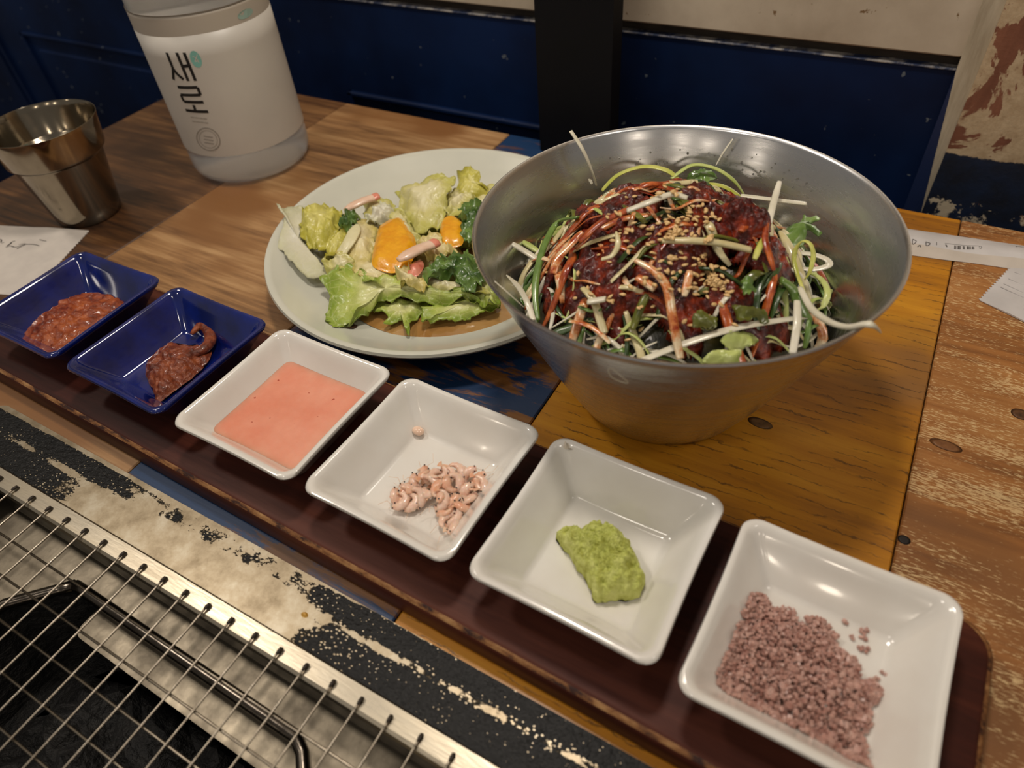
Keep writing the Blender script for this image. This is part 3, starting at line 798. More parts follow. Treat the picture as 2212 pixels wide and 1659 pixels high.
# bed of shredded greens (dark, seen through the gaps)
def polar(fn, n=110, m=34, R=.069):
    V, F = [], []
    for r in range(m+1):
        for k in range(n):
            a = 2*math.pi*k/n; x = SCX+R*r/m*math.cos(a); y = SCY+R*r/m*math.sin(a)
            d = math.hypot(x-BC[0], y-BC[1]); z = fn(x, y)
            V.append(Vector((x, y, z)))
    for r in range(m):
        for k in range(n):
            a = r*n+k; b = r*n+(k+1) % n; F.append((a, a+n, b+n, b))
    return V, F
def clampr(p, mg=.001):
    d = Vector((p.x-BC[0], p.y-BC[1])); R = bowl_r(p.z)-mg
    if d.length > R: d *= R/d.length; return Vector((BC[0]+d.x, BC[1]+d.y, p.z))
    return p
V, F = polar(lambda x, y: dome(x, y)-.0075+.0022*nz((x, y, 0), 260, 8), R=.066)
V = [clampr(p) for p in V]
n0 = len(V); ring = V[-110:]
V += [clampr(Vector((p.x*.9+SCX*.1, p.y*.9+SCY*.1, .03))) for p in ring]
F += [(n0-110+k, n0+k, n0+(k+1) % 110, n0-110+(k+1) % 110) for k in range(110)] + [tuple(n0+k for k in range(110))]
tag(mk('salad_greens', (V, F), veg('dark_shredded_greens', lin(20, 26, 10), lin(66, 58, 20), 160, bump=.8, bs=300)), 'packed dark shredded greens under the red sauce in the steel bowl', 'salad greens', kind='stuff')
_h = hit(1530, 615, .003); SHX, SHY = _h.x, _h.y
# red sauce: lumpy layer with holes over the dome
RM = {}
def sauce_mask(x, y):
    r = math.hypot(x-SCX+.001, y-SCY+.002)
    m = nz((x, y, 0), 62, 21)*.9+nz((x, y, 0), 150, 5)*.45
    return m*1.25+.40-(r/.060)**4*.9+.7*math.exp(-((x-SHX)**2+(y-SHY)**2)/.0003)
def sauce_z(x, y):
    m = sauce_mask(x, y); t = max(0., min(1., (m-.08)/.5))
    return dome(x, y)-.0040+.0072*t**.5+t*(.0022*nz((x, y, 0), 190, 31)+.0012*nz((x, y, 0), 480, 12)+.0007*nz((x, y, 0), 1100, 3))
V, F = [], []; N = 190; idx = {}
for i in range(N):
    for j in range(N):
        x = SCX-.066+.132*i/(N-1); y = SCY-.066+.132*j/(N-1)
        if sauce_mask(x, y) > 0.03 and math.hypot(x-SCX, y-SCY) < .064:
            idx[i, j] = len(V); V.append(Vector((x, y, sauce_z(x, y))))
for (i, j) in list(idx):
    q = [(i, j), (i+1, j), (i+1, j+1), (i, j+1)]
    if all(k in idx for k in q): F.append(tuple(idx[k] for k in q))
sauce_o = mk('chili_sauce', (V, F), M_RED)
m_ = sauce_o.modifiers.new('thickness', 'SOLIDIFY'); m_.thickness = .002; m_.offset = -1
tag(sauce_o, 'glossy dark red chili sauce spread over the scallion salad', 'sauce')
BV = [BVHTree.FromPolygons(V, F)]
def top(x, y, extra=()):
    z = dome(x, y)-.004
    for b in BV:
        h = b.ray_cast(Vector((x, y, .14)), Vector((0, 0, -1)))
        if h[0] is not None: z = max(z, h[0].z)
    return z
def strip(name, pts, w, mat, label, flat=.30, h=.0025, group=None, twist=0.0, taper=(.7, .55), cat='scallion', absz=None, n=None):
    """pts: photo readings placed on the salad surface (h above it) or at given heights"""
    P = []
    for k, q in enumerate(pts):
        if absz is not None:
            P.append(at(q[0], q[1], absz[k]))
        else:
            hh = q[2] if len(q) > 2 else h
            P.append(hit(q[0], q[1], hh))
    S = smooth_path(P, n or len(P)*6)
    vf = tube(S, w, 10, flat, twist=twist, taper=taper)
    o = mk(name, vf, mat); tag(o, label, cat, group or 'hand-cut scallion strips in the bowl')
    BV.append(BVHTree.FromPolygons([Vector(v) for v in vf[0]], vf[1])); return o
# loose shreds filling the bowl: white and green round the edge, sauce-stained on top
rnd = random.Random(5)
for i in range(260):
    outer_ = i < 150
    if outer_: r = rnd.uniform(.046, .068)
    else: r = .052*math.sqrt(rnd.random())
    a = rnd.uniform(0, 6.283)
    c = Vector((SCX+r*math.cos(a), SCY+r*math.sin(a), 0)); dr = a+math.pi/2+rnd.uniform(-.9, .9) if outer_ else rnd.uniform(0, 6.28)
    L = rnd.uniform(.018, .042); bend = rnd.uniform(-1.6, 1.6); P = []
    p = c.copy(); ang = dr
    for k in range(5):
        z = dome(p.x, p.y)+(rnd.uniform(-.0031, .0015)+.0015*math.sin(k*.8) if outer_ else rnd.uniform(-.0020, .0022)+.0018*math.sin(k*.8))
        P.append(clampr(Vector((p.x, p.y, z)), .002)); ang += bend/5; p = p+Vector((math.cos(ang), math.sin(ang), 0))*(L/4)
    if outer_:
        m, lb = rnd.choice(((V_WHITE, 'thin white scallion shred near the wall of the steel bowl'), (V_WHITE, 'thin white scallion shred near the wall of the steel bowl'), (V_CREAM, 'cream scallion shred near the wall of the steel bowl'), (V_PALE, 'pale green scallion shred near the wall of the steel bowl'), (V_GREEN, 'green scallion shred near the wall of the steel bowl'), (V_DARK, 'dark green scallion shred near the wall of the steel bowl')))
    else:
        m, lb = rnd.choice(((V_STAIN, 'sauce-stained scallion shred in the middle of the salad'), (V_STAIN, 'sauce-stained scallion shred in the middle of the salad'), (V_ORANGE, 'red-orange soaked scallion shred in the middle of the salad'), (V_OLIVE, 'olive green shred half buried in the red sauce'), (V_CREAM, 'cream scallion shred half buried in the red sauce'), (V_DARK, 'dark green shred half buried in the red sauce')))
    vf = tube(smooth_path(P, 18), rnd.uniform(.0006, .0013) if outer_ else rnd.uniform(.0009, .0021), 8, rnd.uniform(.2, .5), twist=rnd.uniform(-1, 1), taper=(.6, .5))
    q4 = (a+.6) % 6.283; side = ('right', 'back', 'left', 'front')[int(q4//1.5708) % 4]
    g_ = lb.split(' near')[0].split(' in the')[0].split(' half')[0]+'s'
    lb = lb.replace('near the wall', 'near the %s wall' % side).replace('in the middle of', 'in the %s half of' % side).replace('in the red sauce', 'in the red sauce, %s half' % side)
    o = mk('scallion_shred', vf, m); tag(o, lb, 'scallion', g_)
    if not outer_: BV.append(BVHTree.FromPolygons([Vector(v) for v in vf[0]], vf[1]))
st = strip
st('scallion_strip', [(1385, 779), (1480, 742), (1600, 706), (1742, 684)], .00170, V_WHITE, 'long straight translucent white strip across the front of the salad', .3, .0065, taper=(.9, .8))
st('scallion_root', [(1728, 622), (1752, 665), (1790, 694), (1830, 706), (1870, 700), (1888, 704), (1902, 718)], .0016, V_WHITE, 'white scallion root hanging over the right rim of the bowl', .6, absz=[.074, .077, .083, .089, .0945, .0945, .0905], taper=(.8, .3))
st('scallion_stalk', [(1688, 604), (1712, 626), (1732, 668), (1752, 692)], .0025, V_GREEN, 'thick green stalk at the right side of the salad', .6, .006)
st('scallion_curl', [(1745, 652), (1722, 590), (1716, 548), (1732, 522), (1750, 527), (1757, 552), (1750, 585), (1738, 604)], .0010, V_YEL, 'yellow-green loop standing up at the right of the salad', .35, absz=[.072, .074, .078, .083, .084, .081, .077, .073])
st('scallion_strip', [(1247, 470), (1205, 480), (1176, 530), (1160, 590), (1156, 640), (1163, 692)], .0016, V_GREEN, 'bright green arching strip at the left of the salad', .5, .0055, taper=(.8, .5))
st('scallion_strip', [(1098, 521), (1145, 550), (1195, 583)], .0016, V_WHITE, 'thick white stick poking out to the left wall of the bowl', .6, absz=[.068, .067, .066], taper=(.6, .9))
st('scallion_strip', [(1130, 522), (1165, 545)], .0017, V_PALE, 'short pale green piece beside the left white stick', .6, absz=[.064, .065])
st('scallion_strip', [(1300, 412), (1335, 378), (1390, 360), (1440, 368), (1470, 392)], .0018, V_YEL, 'yellow-green band arching at the back left of the salad', .25, absz=[.074, .081, .086, .086, .083])
st('scallion_strip', [(1450, 386), (1495, 357), (1545, 364), (1585, 390), (1607, 420)], .0013, V_PALE, 'light green ring arching at the back right of the salad', .4, absz=[.084, .087, .086, .082, .076])
st('scallion_strip', [(1505, 396), (1560, 402), (1600, 425)], .0018, V_YEL, 'short yellow-green band behind the red sauce', .25, absz=[.082, .080, .076])
st('scallion_strip', [(1233, 283), (1258, 322), (1277, 365), (1288, 400)], .0011, V_WHITE, 'thin white strand leaning up over the back left rim', .5, absz=[.098, .092, .083, .074], taper=(.9, .8))
st('scallion_strip', [(1213, 321), (1240, 342), (1266, 372), (1279, 398)], .0013, V_WHITE, 'greyish white strand stuck to the back left wall of the bowl', .25, absz=[.088, .083, .076, .071])
st('scallion_strip', [(1583, 300), (1562, 330), (1546, 358)], .0006, V_WHITE, 'thin white shred stuck to the back wall of the bowl', .2, absz=[.090, .084, .078])
st('scallion_strip', [(1600, 422), (1660, 430), (1742, 440)], .0016, V_WHITE, 'pale flat strip pointing right at the back of the salad', .3, absz=[.079, .079, .077], taper=(.8, .95))
st('scallion_strip', [(1684, 392), (1668, 450), (1655, 505)], .0015, V_WHITE, 'upright white strip at the back right of the salad', .4, absz=[.086, .084, .080])
st('scallion_strip', [(1657, 480), (1653, 515), (1662, 550), (1672, 585)], .0013, V_ORANGE, 'orange sauce-soaked strip at the right of the salad', .5, .008)
st('scallion_strip', [(1252, 522), (1300, 480), (1360, 452)], .0019, V_ORANGE, 'long orange sauce-covered strip at the upper left of the salad', .45, .008, taper=(.7, 1))
st('scallion_strip', [(1355, 455), (1400, 438), (1450, 420), (1485, 428)], .0017, V_WHITE, 'clean white strip lying on the red sauce at the back', .45, .009, taper=(1, .8))
st('scallion_strip', [(1195, 592), (1206, 558), (1240, 520), (1258, 500)], .0021, V_STAIN, 'broad stained strip at the left edge of the red sauce', .35, .006)
st('scallion_strip', [(1372, 562), (1412, 585), (1440, 620), (1452, 680), (1462, 735), (1470, 775)], .0019, V_STAIN, 'forked stained stalk running down the middle front', .6, .009, taper=(.6, .8))
st('scallion_strip', [(1377, 598), (1416, 624)], .0021, V_STAIN, 'short cut end of stained scallion left of the forked stalk', .5, .008, taper=(.95, .95))
st('scallion_strip', [(1430, 520), (1500, 520), (1560, 526), (1622, 540)], .0018, V_CREAM, 'cream stalk lying across the middle under the sesame', .6, .0075, taper=(.8, .95))
st('scallion_strip', [(1258, 622), (1282, 648), (1296, 690), (1306, 720)], .0017, V_CREAM, 'cream stalk bent at the left front of the salad', .5, .007, taper=(.7, .9))
st('scallion_strip', [(1270, 652), (1308, 646)], .0017, V_WHITE, 'short white cut piece crossing the left front stalk', .5, .0100, taper=(.95, .95))
st('scallion_strip', [(1230, 694), (1262, 700), (1292, 716), (1318, 742)], .0012, V_STAIN, 'orange-tipped strip curving at the front left', .5, .008)
st('scallion_strip', [(1331, 500), (1335, 528), (1322, 552), (1300, 560)], .0012, V_CREAM, 'small cream curl left of the sesame', .5, .009, taper=(.3, .9))
st('scallion_strip', [(1722, 650), (1722, 700), (1712, 764)], .0015, V_WHITE, 'white strip hanging down inside the right front wall', .4, absz=[.076, .074, .068], taper=(.8, .9))
st('scallion_strip', [(1748, 692), (1745, 722), (1738, 752)], .0011, V_GREEN, 'thin green strip inside the right front wall', .5, absz=[.074, .071, .066])
st('scallion_strip', [(1748, 588), (1775, 604), (1788, 632), (1778, 660), (1762, 672)], .0013, V_PALE, 'light green arc at the far right of the salad', .4, absz=[.070, .072, .073, .070, .066])
st('scallion_strip', [(1690, 548), (1745, 548), (1785, 560), (1788, 574), (1750, 582), (1700, 574)], .0016, V_WHITE, 'flattened white ring lying at the far right of the salad', .3, absz=[.070, .071, .071, .070, .068, .067])
st('scallion_strip', [(1094, 594), (1120, 620), (1140, 655), (1152, 692)], .0013, V_WHITE, 'white curved sliver at the left front wall of the bowl', .3, absz=[.080, .076, .072, .070], taper=(.2, .9))
st('scallion_strip', [(1068, 607), (1100, 635), (1132, 664)], .0003, V_WHITE, 'hair-thin white fibre at the left front rim', .5, absz=[.090, .086, .080])
st('scallion_strip', [(1398, 636), (1382, 668), (1366, 712)], .0017, V_OLIVE, 'olive green stalk sunk in the front of the salad', .6, .0045)
st('scallion_strip', [(1250, 662), (1278, 672), (1300, 668)], .0009, V_GREEN, 'small green curl at the left front', .6, .006)
st('scallion_strip', [(1630, 560), (1640, 535), (1652, 512)], .0013, V_YEL, 'short yellow-green strip beside the orange strip', .5, .006)
st('scallion_strip', [(1600, 500), (1625, 470), (1640, 455)], .0019, V_ORANGE, 'orange cut stalk below the red lump at the right', .5, .006)
st('scallion_strip', [(1490, 585), (1485, 610), (1478, 640)], .0016, V_STAIN, 'pale stalk fork under the lower sesame heap', .5, .008)
st('loose_fibre', [(1317, 791), (1316, 801), (1330, 815), (1358, 823), (1336, 802), (1320, 790)], .00012, V_WHITE, 'white thread of fibre looped on the outside front of the bowl', 1.0, absz=[.0900, .0860, .0815, .0800, .0862, .0900], cat='fibre')
bpy.data.objects['loose_fibre'].location += Vector((.0002, -.0010, 0))
def bleaf(name, pts, m, label, z=None, h=.006, bulge=.002, ruf=.0025, seed=1):
    P = [at(a, b, z) if z else hit(a, b, h) for a, b in pts]
    tag(mk(name, leaf(P, bulge, ruf, 160, seed, 48, 7, None, .0012, .0004), m), label, 'leaf', 'leaves in the salad bowl')
bleaf('green_leaf', [(1486, 388), (1500, 372), (1522, 368), (1543, 376), (1540, 392), (1515, 396)], V_GREEN, 'small green leaf at the back of the salad under the ring', .081)
bleaf('frilled_leaf', [(1690, 530), (1695, 495), (1730, 480), (1738, 462), (1745, 475), (1768, 470), (1768, 478), (1748, 488), (1777, 500), (1768, 506), (1738, 500), (1742, 515), (1712, 536)], V_GREEN, 'frilled bright green leaf at the back right wall of the bowl', .074, bulge=.003, ruf=.002, seed=4)
bleaf('green_leaf', [(1518, 782), (1548, 756), (1588, 752), (1602, 786), (1560, 796), (1530, 796)], V_PALE, 'light green leaf against the front rim of the bowl', None, .007, seed=5)
bleaf('olive_leaf', [(1583, 654), (1602, 664), (1648, 664), (1656, 688), (1636, 692), (1600, 684)], V_OLIVE, 'wavy olive leaf on the sauce right of the sesame', None, .0085, seed=6)
bleaf('olive_leaf', [(1503, 676), (1540, 678), (1546, 698), (1512, 714), (1498, 700)], V_OLIVE, 'olive leaf folded in the sauce below the sesame', None, .0085, seed=7)
bleaf('green_leaf', [(1604, 606), (1622, 600), (1630, 625), (1618, 638), (1604, 630)], V_GREEN, 'little green leaf right of the lower sesame heap', None, .008, seed=8)
bleaf('green_leaf', [(1570, 720), (1620, 715), (1640, 730), (1600, 756), (1560, 752)], V_PALE, 'sauce-edged light green leaf below the long white strip', None, .006, seed=9)
# red lump at the right of the salad
lp = hit(1600, 470, .004)
o = mk('sauce_lump', mound([lp+Vector((math.cos(k*.7)*.0125, math.sin(k*.7)*.0115, -.003)) for k in range(9)], .0100, .0040, 170, 9, 90, 22, 2.0, .002, frac=4), M_RED)
tag(o, 'tall clump of dark red sauce at the right back of the salad', 'sauce')
BV.append(BVHTree.FromObject(o, bpy.context.evaluated_depsgraph_get()) if False else BVHTree.FromPolygons([v.co+o.location for v in o.data.vertices], [tuple(p.vertices) for p in o.data.polygons]))
# sesame seeds
def seed_mesh():
    rings = []
    for k in range(7):
        t = (k+.02)/6.04; r = .00088*math.sin(math.pi*t)**.6*(1.15-.45*t)
        rings.append([(.00145*(2*t-1), r*math.cos(2*math.pi*j/8), r*.62*math.sin(2*math.pi*j/8)) for j in range(8)])
    return loft(rings)
rnd = random.Random(21)
clusters = [((1470, 470), (75, 26), 52), ((1450, 510), (60, 22), 30), ((1530, 615), (40, 30), 112), ((1400, 440), (60, 40), 16), ((1345, 510), (34, 18), 20), ((1430, 555), (70, 24), 24), ((1300, 620), (110, 90), 14), ((1390, 700), (40, 50), 12), ((1540, 690), (60, 40), 10)]
s0 = None; ns = 0
for (cx, cy), (sx, sy), k in clusters:
    for _ in range(k):
        px, py = rnd.gauss(cx, sx*.55), rnd.gauss(cy, sy*.55)
        p = hit(px, py, .004); z = top(p.x, p.y)
        # walk along the sight line once more so that the seed lands on the true surface
        p = at(px, py, z); z = top(p.x, p.y)
        if math.hypot(p.x-BC[0], p.y-BC[1]) > .07: continue
        if s0 is None:
            s0 = mk('sesame_seed', seed_mesh(), V_SESAME, org=Vector((0, 0, 0))); o = s0
        else:
            o = s0.copy(); COL.objects.link(o)
        o.location = (p.x, p.y, z+.0004+(rnd.random()**2)*.0010)
        o.rotation_euler = (rnd.uniform(-.5, .5), rnd.uniform(-.5, .5), rnd.uniform(0, 6.28))
        tag(o, 'toasted sesame seed sprinkled on the red scallion salad', 'sesame seed', 'sesame seeds on the salad'); ns += 1
# water beads on the back wall of the bowl
rnd = random.Random(3)
M_BEAD = None
def bead(px, py, r):
    d = ray(px, py); t = .2
    while t < .8:
        p = CAMPOS+d*t
        if math.hypot(p.x-BC[0], p.y-BC[1]) > bowl_r(p.z) and p.y > BC[1]: break
        t += .0006
    p = CAMPOS+d*(t-.0006)
    tag(mk('water_bead', sph(p, r, 8, 6, (1, .7, 1.25)), MB), 'tiny water bead clinging to the inner back wall of the bowl', 'water bead', 'water beads on the bowl wall')
MB = simple('water_bead', lin(210, 208, 200), rough=.02, trans=.9, ior=1.33)
for _ in range(46):
    a = rnd.random(); bead(1290+480*a+rnd.uniform(-10, 10), 300+rnd.uniform(8, 60)+(a-.35)**2*190, rnd.uniform(.00028, .0006))

# ================================================================== PLATE WITH LETTUCE SALAD
PC = (-.2256, .2786); PA, PB = .1085, .1028; PR = math.atan2(.6319, -.7751)
pp = [(.0001, .0010), (.50, .0010), (.545, 0), (.57, .0004), (.70, .0045), (.88, .0110), (.965, .0158), (.992, .0180), (1.0, .0196), (.994, .0210), (.978, .0214), (.955, .0200), (.88, .0148), (.79, .0098), (.70, .0074), (.45, .0066), (.0001, .0064)]
tag(autosmooth(mk('salad_plate', revolve(pp, (PC[0], PC[1], .0001), 128, PA, PB, PR), M_PLATE), 50), 'round pale grey-green ceramic plate of lettuce salad', 'plate')
def plate_z(x, y):
    dx, dy = x-PC[0], y-PC[1]; c, s = math.cos(-PR), math.sin(-PR)
    r = math.hypot((c*dx-s*dy)/PA, (s*dx+c*dy)/PB)
    ps = [(0, .0064), (.45, .0066), (.70, .0074), (.79, .0098), (.88, .0148), (.955, .0200), (1.2, .022)]
    for (a, za), (b, zb) in zip(ps, ps[1:]):
        if r <= b: return za+(zb-za)*(r-a)/(b-a)
    return .022
pool = [Vector((PC[0]+.014+.067*math.cos(k*.4488), PC[1]-.010+.066*math.sin(k*.4488), .0084)) for k in range(14)]
tag(mk('salad_dressing', mound(pool, .0012, .0002, 60, 2, 80, 8, 8), M_DRESS), 'brown soy dressing pooled on the salad plate', 'dressing')
def lp_(pts, z): return pxo(pts, 3.19, 540, 280, z)
def lettuce(name, pts, z, m, label, bulge=.004, ruf=.005, seed=1, rs=110, cat='lettuce', edge=.0015, thick=.0005, fold=None, n=72, group='lettuce pieces on the plate'):
    zs = z if isinstance(z, (list, tuple)) else [z]*len(pts)
    P = [at(540+x/3.19, 280+y/3.19, zz) for (x, y), zz in zip(pts, zs)]
    V, F = leaf(P, bulge, ruf, rs, seed, n, 12, None, edge, thick, fold)
    for p in V: p.z = max(p.z, plate_z(p.x, p.y)+.0006)
    o = mk(name, (V, F), m); tag(o, label, cat, group)
    at_ = o.data.attributes.new('rim', 'FLOAT', 'POINT'); rim = [(i//n)/12 for i in range(13*n)]*2
    at_.data.foreach_set('value', rim[:len(V)])
# hidden bed of leaves that carries the rest
for i, (x, y) in enumerate(((900, 820), (1150, 700), (1300, 900), (700, 900), (1450, 700), (1100, 1050), (1550, 1000))):
    pts = [(x+190*math.cos(k*.7)*(1+.25*math.sin(k*2+i)), y+130*math.sin(k*.7)) for k in range(9)]
    lettuce('lettuce_leaf', pts, .013, (V_LET1, V_LET3, V_LET5)[i % 3], 'shredded lettuce piece underneath the salad, '+('left of the middle', 'at the back middle', 'at the right', 'at the far left', 'at the back right', 'at the front middle', 'at the front right')[i]+' of the plate', .004, .006, 30+i, 90)
lettuce('lettuce_leaf', [(1020, 400), (1180, 372), (1255, 335), (1330, 282), (1375, 330), (1425, 372), (1385, 480), (1330, 600), (1280, 700), (1150, 765), (1080, 650), (1010, 500)], [.022, .024, .028, .034, .034, .032, .030, .026, .022, .018, .018, .02], V_LET1, 'large pale iceberg leaf rising at the back of the plate', .007, .006, 2, 90)
lettuce('lettuce_leaf', [(1430, 345), (1475, 300), (1520, 268), (1570, 308), (1600, 400), (1655, 400), (1640, 480), (1500, 505), (1400, 480)], [.026, .03, .033, .032, .026, .022, .02, .02, .022], V_LET2, 'yellow-green leaf tip at the back of the plate nearest the bowl', .005, .005, 3)
lettuce('lettuce_leaf', [(1560, 420), (1680, 380), (1720, 420), (1700, 560), (1600, 600), (1540, 520)], .020, V_LET1, 'pale leaf tucked beside the bowl at the back of the plate', .003, .004, 14)
lettuce('lettuce_leaf', [(185, 512), (215, 520), (240, 545), (350, 512), (395, 565), (352, 650), (352, 740), (432, 860), (532, 972), (520, 1002), (400, 1010), (260, 882), (200, 780), (238, 600)], [.030, .029, .026, .023, .022, .0205, .019, .017, .0155, .015, .0165, .0185, .020, .025], V_LET4, 'translucent whitish leaf draped over the left rim of the plate', .0005, .0016, 4, 120)
lettuce('lettuce_leaf', [(345, 640), (400, 560), (500, 528), (622, 556), (642, 650), (602, 750), (482, 802), (382, 772), (342, 700)], .021, V_LET2, 'frilly yellow leaf at the left of the plate', .009, .007, 5, 130)
lettuce('lettuce_leaf', [(510, 790), (560, 730), (640, 720), (660, 790), (600, 850), (530, 860)], .018, V_LET2, 'small curled yellow lettuce piece below the frilly yellow leaf', .004, .006, 15, 200)
lettuce('lettuce_leaf', [(770, 622), (862, 600), (885, 700), (855, 860), (845, 965), (720, 970), (592, 892), (650, 790), (720, 680)], .020, V_LET5, 'cream coloured lettuce rib left of the big orange piece', .006, .004, 6)
strip_path = [at(540+740/3.19, 280+650/3.19, .028), at(540+690/3.19, 280+760/3.19, .027), at(540+600/3.19, 280+890/3.19, .021)]
tag(mk('lettuce_rib', tube(smooth_path(strip_path, 14), .0042, 10, .2, taper=(.25, 1)), V_LET1), 'thick pale lettuce rib lying left of the big orange piece', 'lettuce', 'lettuce pieces on the plate')
lettuce('lettuce_leaf', [(700, 940), (800, 900), (900, 960), (1010, 1000), (1010, 1060), (880, 1090), (760, 1030)], .021, V_LET5, 'small cream leaf below the big orange piece', .004, .004, 7)
lettuce('lettuce_leaf', [(890, 480), (1000, 520), (1020, 600), (900, 640), (800, 600), (780, 520)], .019, V_LET1, 'pale shredded leaf behind the big orange piece', .004, .004, 17)
lettuce('lettuce_leaf', [(500, 1032), (600, 962), (700, 942), (780, 1010), (850, 1080), (930, 970), (985, 968), (1100, 1060), (1300, 1085), (1450, 1110), (1592, 1160), (1580, 1192), (1300, 1192), (1100, 1182), (880, 1182), (800, 1270), (660, 1342), (600, 1382), (508, 1300), (562, 1180)], [.018, .02, .021, .023, .025, .027, .027, .025, .024, .023, .020, .018, .018, .018, .017, .015, .013, .0125, .013, .015], V_LET3, 'long light green leaf folded along the front of the plate', .004, .0045, 8, 110, n=110)
lettuce('lettuce_leaf', [(900, 1180), (1100, 1180), (1240, 1200), (1130, 1310), (1092, 1400), (1068, 1392), (1090, 1312), (918, 1342), (962, 1290), (850, 1252)], .0125, V_LET3, 'torn green lettuce frill at the front of the plate', .003, .003, 9, 160)
lettuce('lettuce_leaf', [(1240, 1222), (1500, 1182), (1722, 1192), (1600, 1262), (1400, 1300), (1250, 1312), (1180, 1330)], .0140, V_LET3, 'flat green lettuce strip at the front right of the plate', .003, .003, 10)
lettuce('lettuce_leaf', [(1060, 1040), (1180, 980), (1400, 1050), (1600, 1080), (1640, 1140), (1400, 1120), (1150, 1090)], .021, V_LET1, 'pale leaf below the curly green leaf', .003, .003, 11)
lettuce('curly_leaf', [(1430, 582), (1520, 500), (1595, 480), (1600, 600), (1560, 780), (1520, 790), (1440, 722), (1482, 650)], [.026, .028, .029, .028, .026, .025, .025, .026], V_KALE, 'dark green curly leaf standing beside the bowl', .004, .006, 12, 210, 'leaf', .003, group='curly greens on the plate')
lettuce('curly_leaf', [(1220, 950), (1300, 882), (1440, 880), (1520, 850), (1570, 950), (1605, 1040), (1540, 1102), (1450, 1092), (1420, 1000), (1320, 1012), (1190, 1050)], .026, V_KALE, 'dark green curly leaf lying at the right of the plate', .004, .006, 13, 230, 'leaf', .003, group='curly greens on the plate')
lettuce('curly_leaf', [(615, 642), (690, 566), (742, 600), (722, 672), (650, 692)], .025, V_KALE, 'small dark green sprig between the yellow leaf and the crab stick', .003, .006, 16, 240, 'leaf', .003, group='curly greens on the plate')
def segment(pts, z, h, label, seed):
    V, F = mound(lp_(pts, z), h, .0004, 200, seed, 70, 16, 4.5)
    tag(mk('orange_segment', (V, F), V_ORAN), label, 'orange', 'orange pieces on the plate')
# more torn lettuce filling the heap
for i, (pts, z, m, lb) in enumerate((
    ([(980, 560), (1080, 600), (1120, 720), (1180, 770), (1120, 830), (1040, 700), (950, 610)], .022, V_LET1, 'pale torn leaf right behind the large orange piece'),
    ([(1150, 780), (1300, 720), (1330, 800), (1420, 830), (1380, 900), (1230, 930), (1180, 860)], .023, V_LET5, 'cream torn leaf between the two orange pieces'),
    ([(1380, 430), (1460, 420), (1560, 470), (1500, 540), (1400, 600), (1330, 560)], .026, V_LET1, 'pale torn leaf behind the smaller orange piece'),
    ([(600, 700), (680, 690), (700, 780), (620, 880), (540, 900), (520, 820)], .019, V_LET2, 'yellow torn leaf beside the cream lettuce rib'),
    ([(560, 880), (680, 900), (760, 960), (700, 1010), (600, 990), (520, 960)], .019, V_LET1, 'pale torn leaf above the long light green leaf'),
    ([(1000, 1000), (1100, 980), (1200, 1040), (1180, 1090), (1060, 1080)], .026, V_LET5, 'small cream torn leaf below the pink crab chunk'),
    ([(1500, 1090), (1640, 1060), (1720, 1140), (1700, 1210), (1560, 1180)], .018, V_LET3, 'light green torn leaf at the right end beside the bowl'),
    ([(860, 560), (960, 540), (1000, 590), (900, 640), (800, 640)], .024, V_LET4, 'whitish torn leaf behind the large orange piece'))):
    lettuce('lettuce_leaf', pts, z, m, lb, .005, .006, 50+i, 140)
segment([(900, 660), (1000, 608), (1052, 620), (1112, 700), (1145, 800), (1105, 930), (1000, 988), (900, 972), (842, 930), (850, 830), (872, 740)], .0255, .0045, 'large bright orange mandarin piece in the middle of the plate', 3)
segment([(1320, 640), (1390, 598), (1472, 650), (1475, 700), (1455, 800), (1320, 792)], .0245, .0040, 'smaller orange mandarin piece behind the curly green leaf', 4)
def crab(a, b, za, zb, w, label, red=None):
    A, B = at(540+a[0]/3.19, 280+a[1]/3.19, za), at(540+b[0]/3.19, 280+b[1]/3.19, zb)
    root = empty('crab_stick', ((A.x+B.x)/2, (A.y+B.y)/2, min(za, zb)-.002)); tag(root, label, 'crab stick', 'crab stick pieces on the plate')
    mk('flesh', tube(smooth_path([A, A.lerp(B, .5)+Vector((0, 0, .0008)), A.lerp(B, .88)], 14), w, 12, .5, taper=(.45, 1)), V_CRAB, root)
    mk('red_skin', tube(smooth_path([A.lerp(B, .84), A.lerp(B, .92)+Vector((0, 0, .0002)), B], 10), w*1.02, 12, .5, taper=(1, .85)), V_CRABR, root)
crab((1020, 900), (1290, 775), .034, .032, .0040, 'whitish crab stick with pink end lying on the large orange piece')
crab((650, 555), (885, 455), .025, .026, .0036, 'crab stick with red end at the back left of the plate')
V, F = mound(lp_([(1090, 945), (1180, 900), (1196, 950), (1150, 1012), (1090, 1002)], .027), .003, .0008, 200, 4, 40, 8)
tag(mk('crab_stick', (V, F), V_CRABR), 'pink crab stick chunk below the whitish crab stick', 'crab stick', 'crab stick pieces on the plate')
V, F = mound([Vector((p.x, p.y, plate_z(p.x, p.y)+.0006)) for p in lp_([(640, 1362), (690, 1345), (742, 1356), (725, 1385), (680, 1398), (645, 1385)], .0085)], .0008, .0002, 200, 4, 40, 6)
tag(mk('mushroom_slice', (V, F), M_WOODEAR), 'dark brown mushroom slice at the front of the plate', 'mushroom')

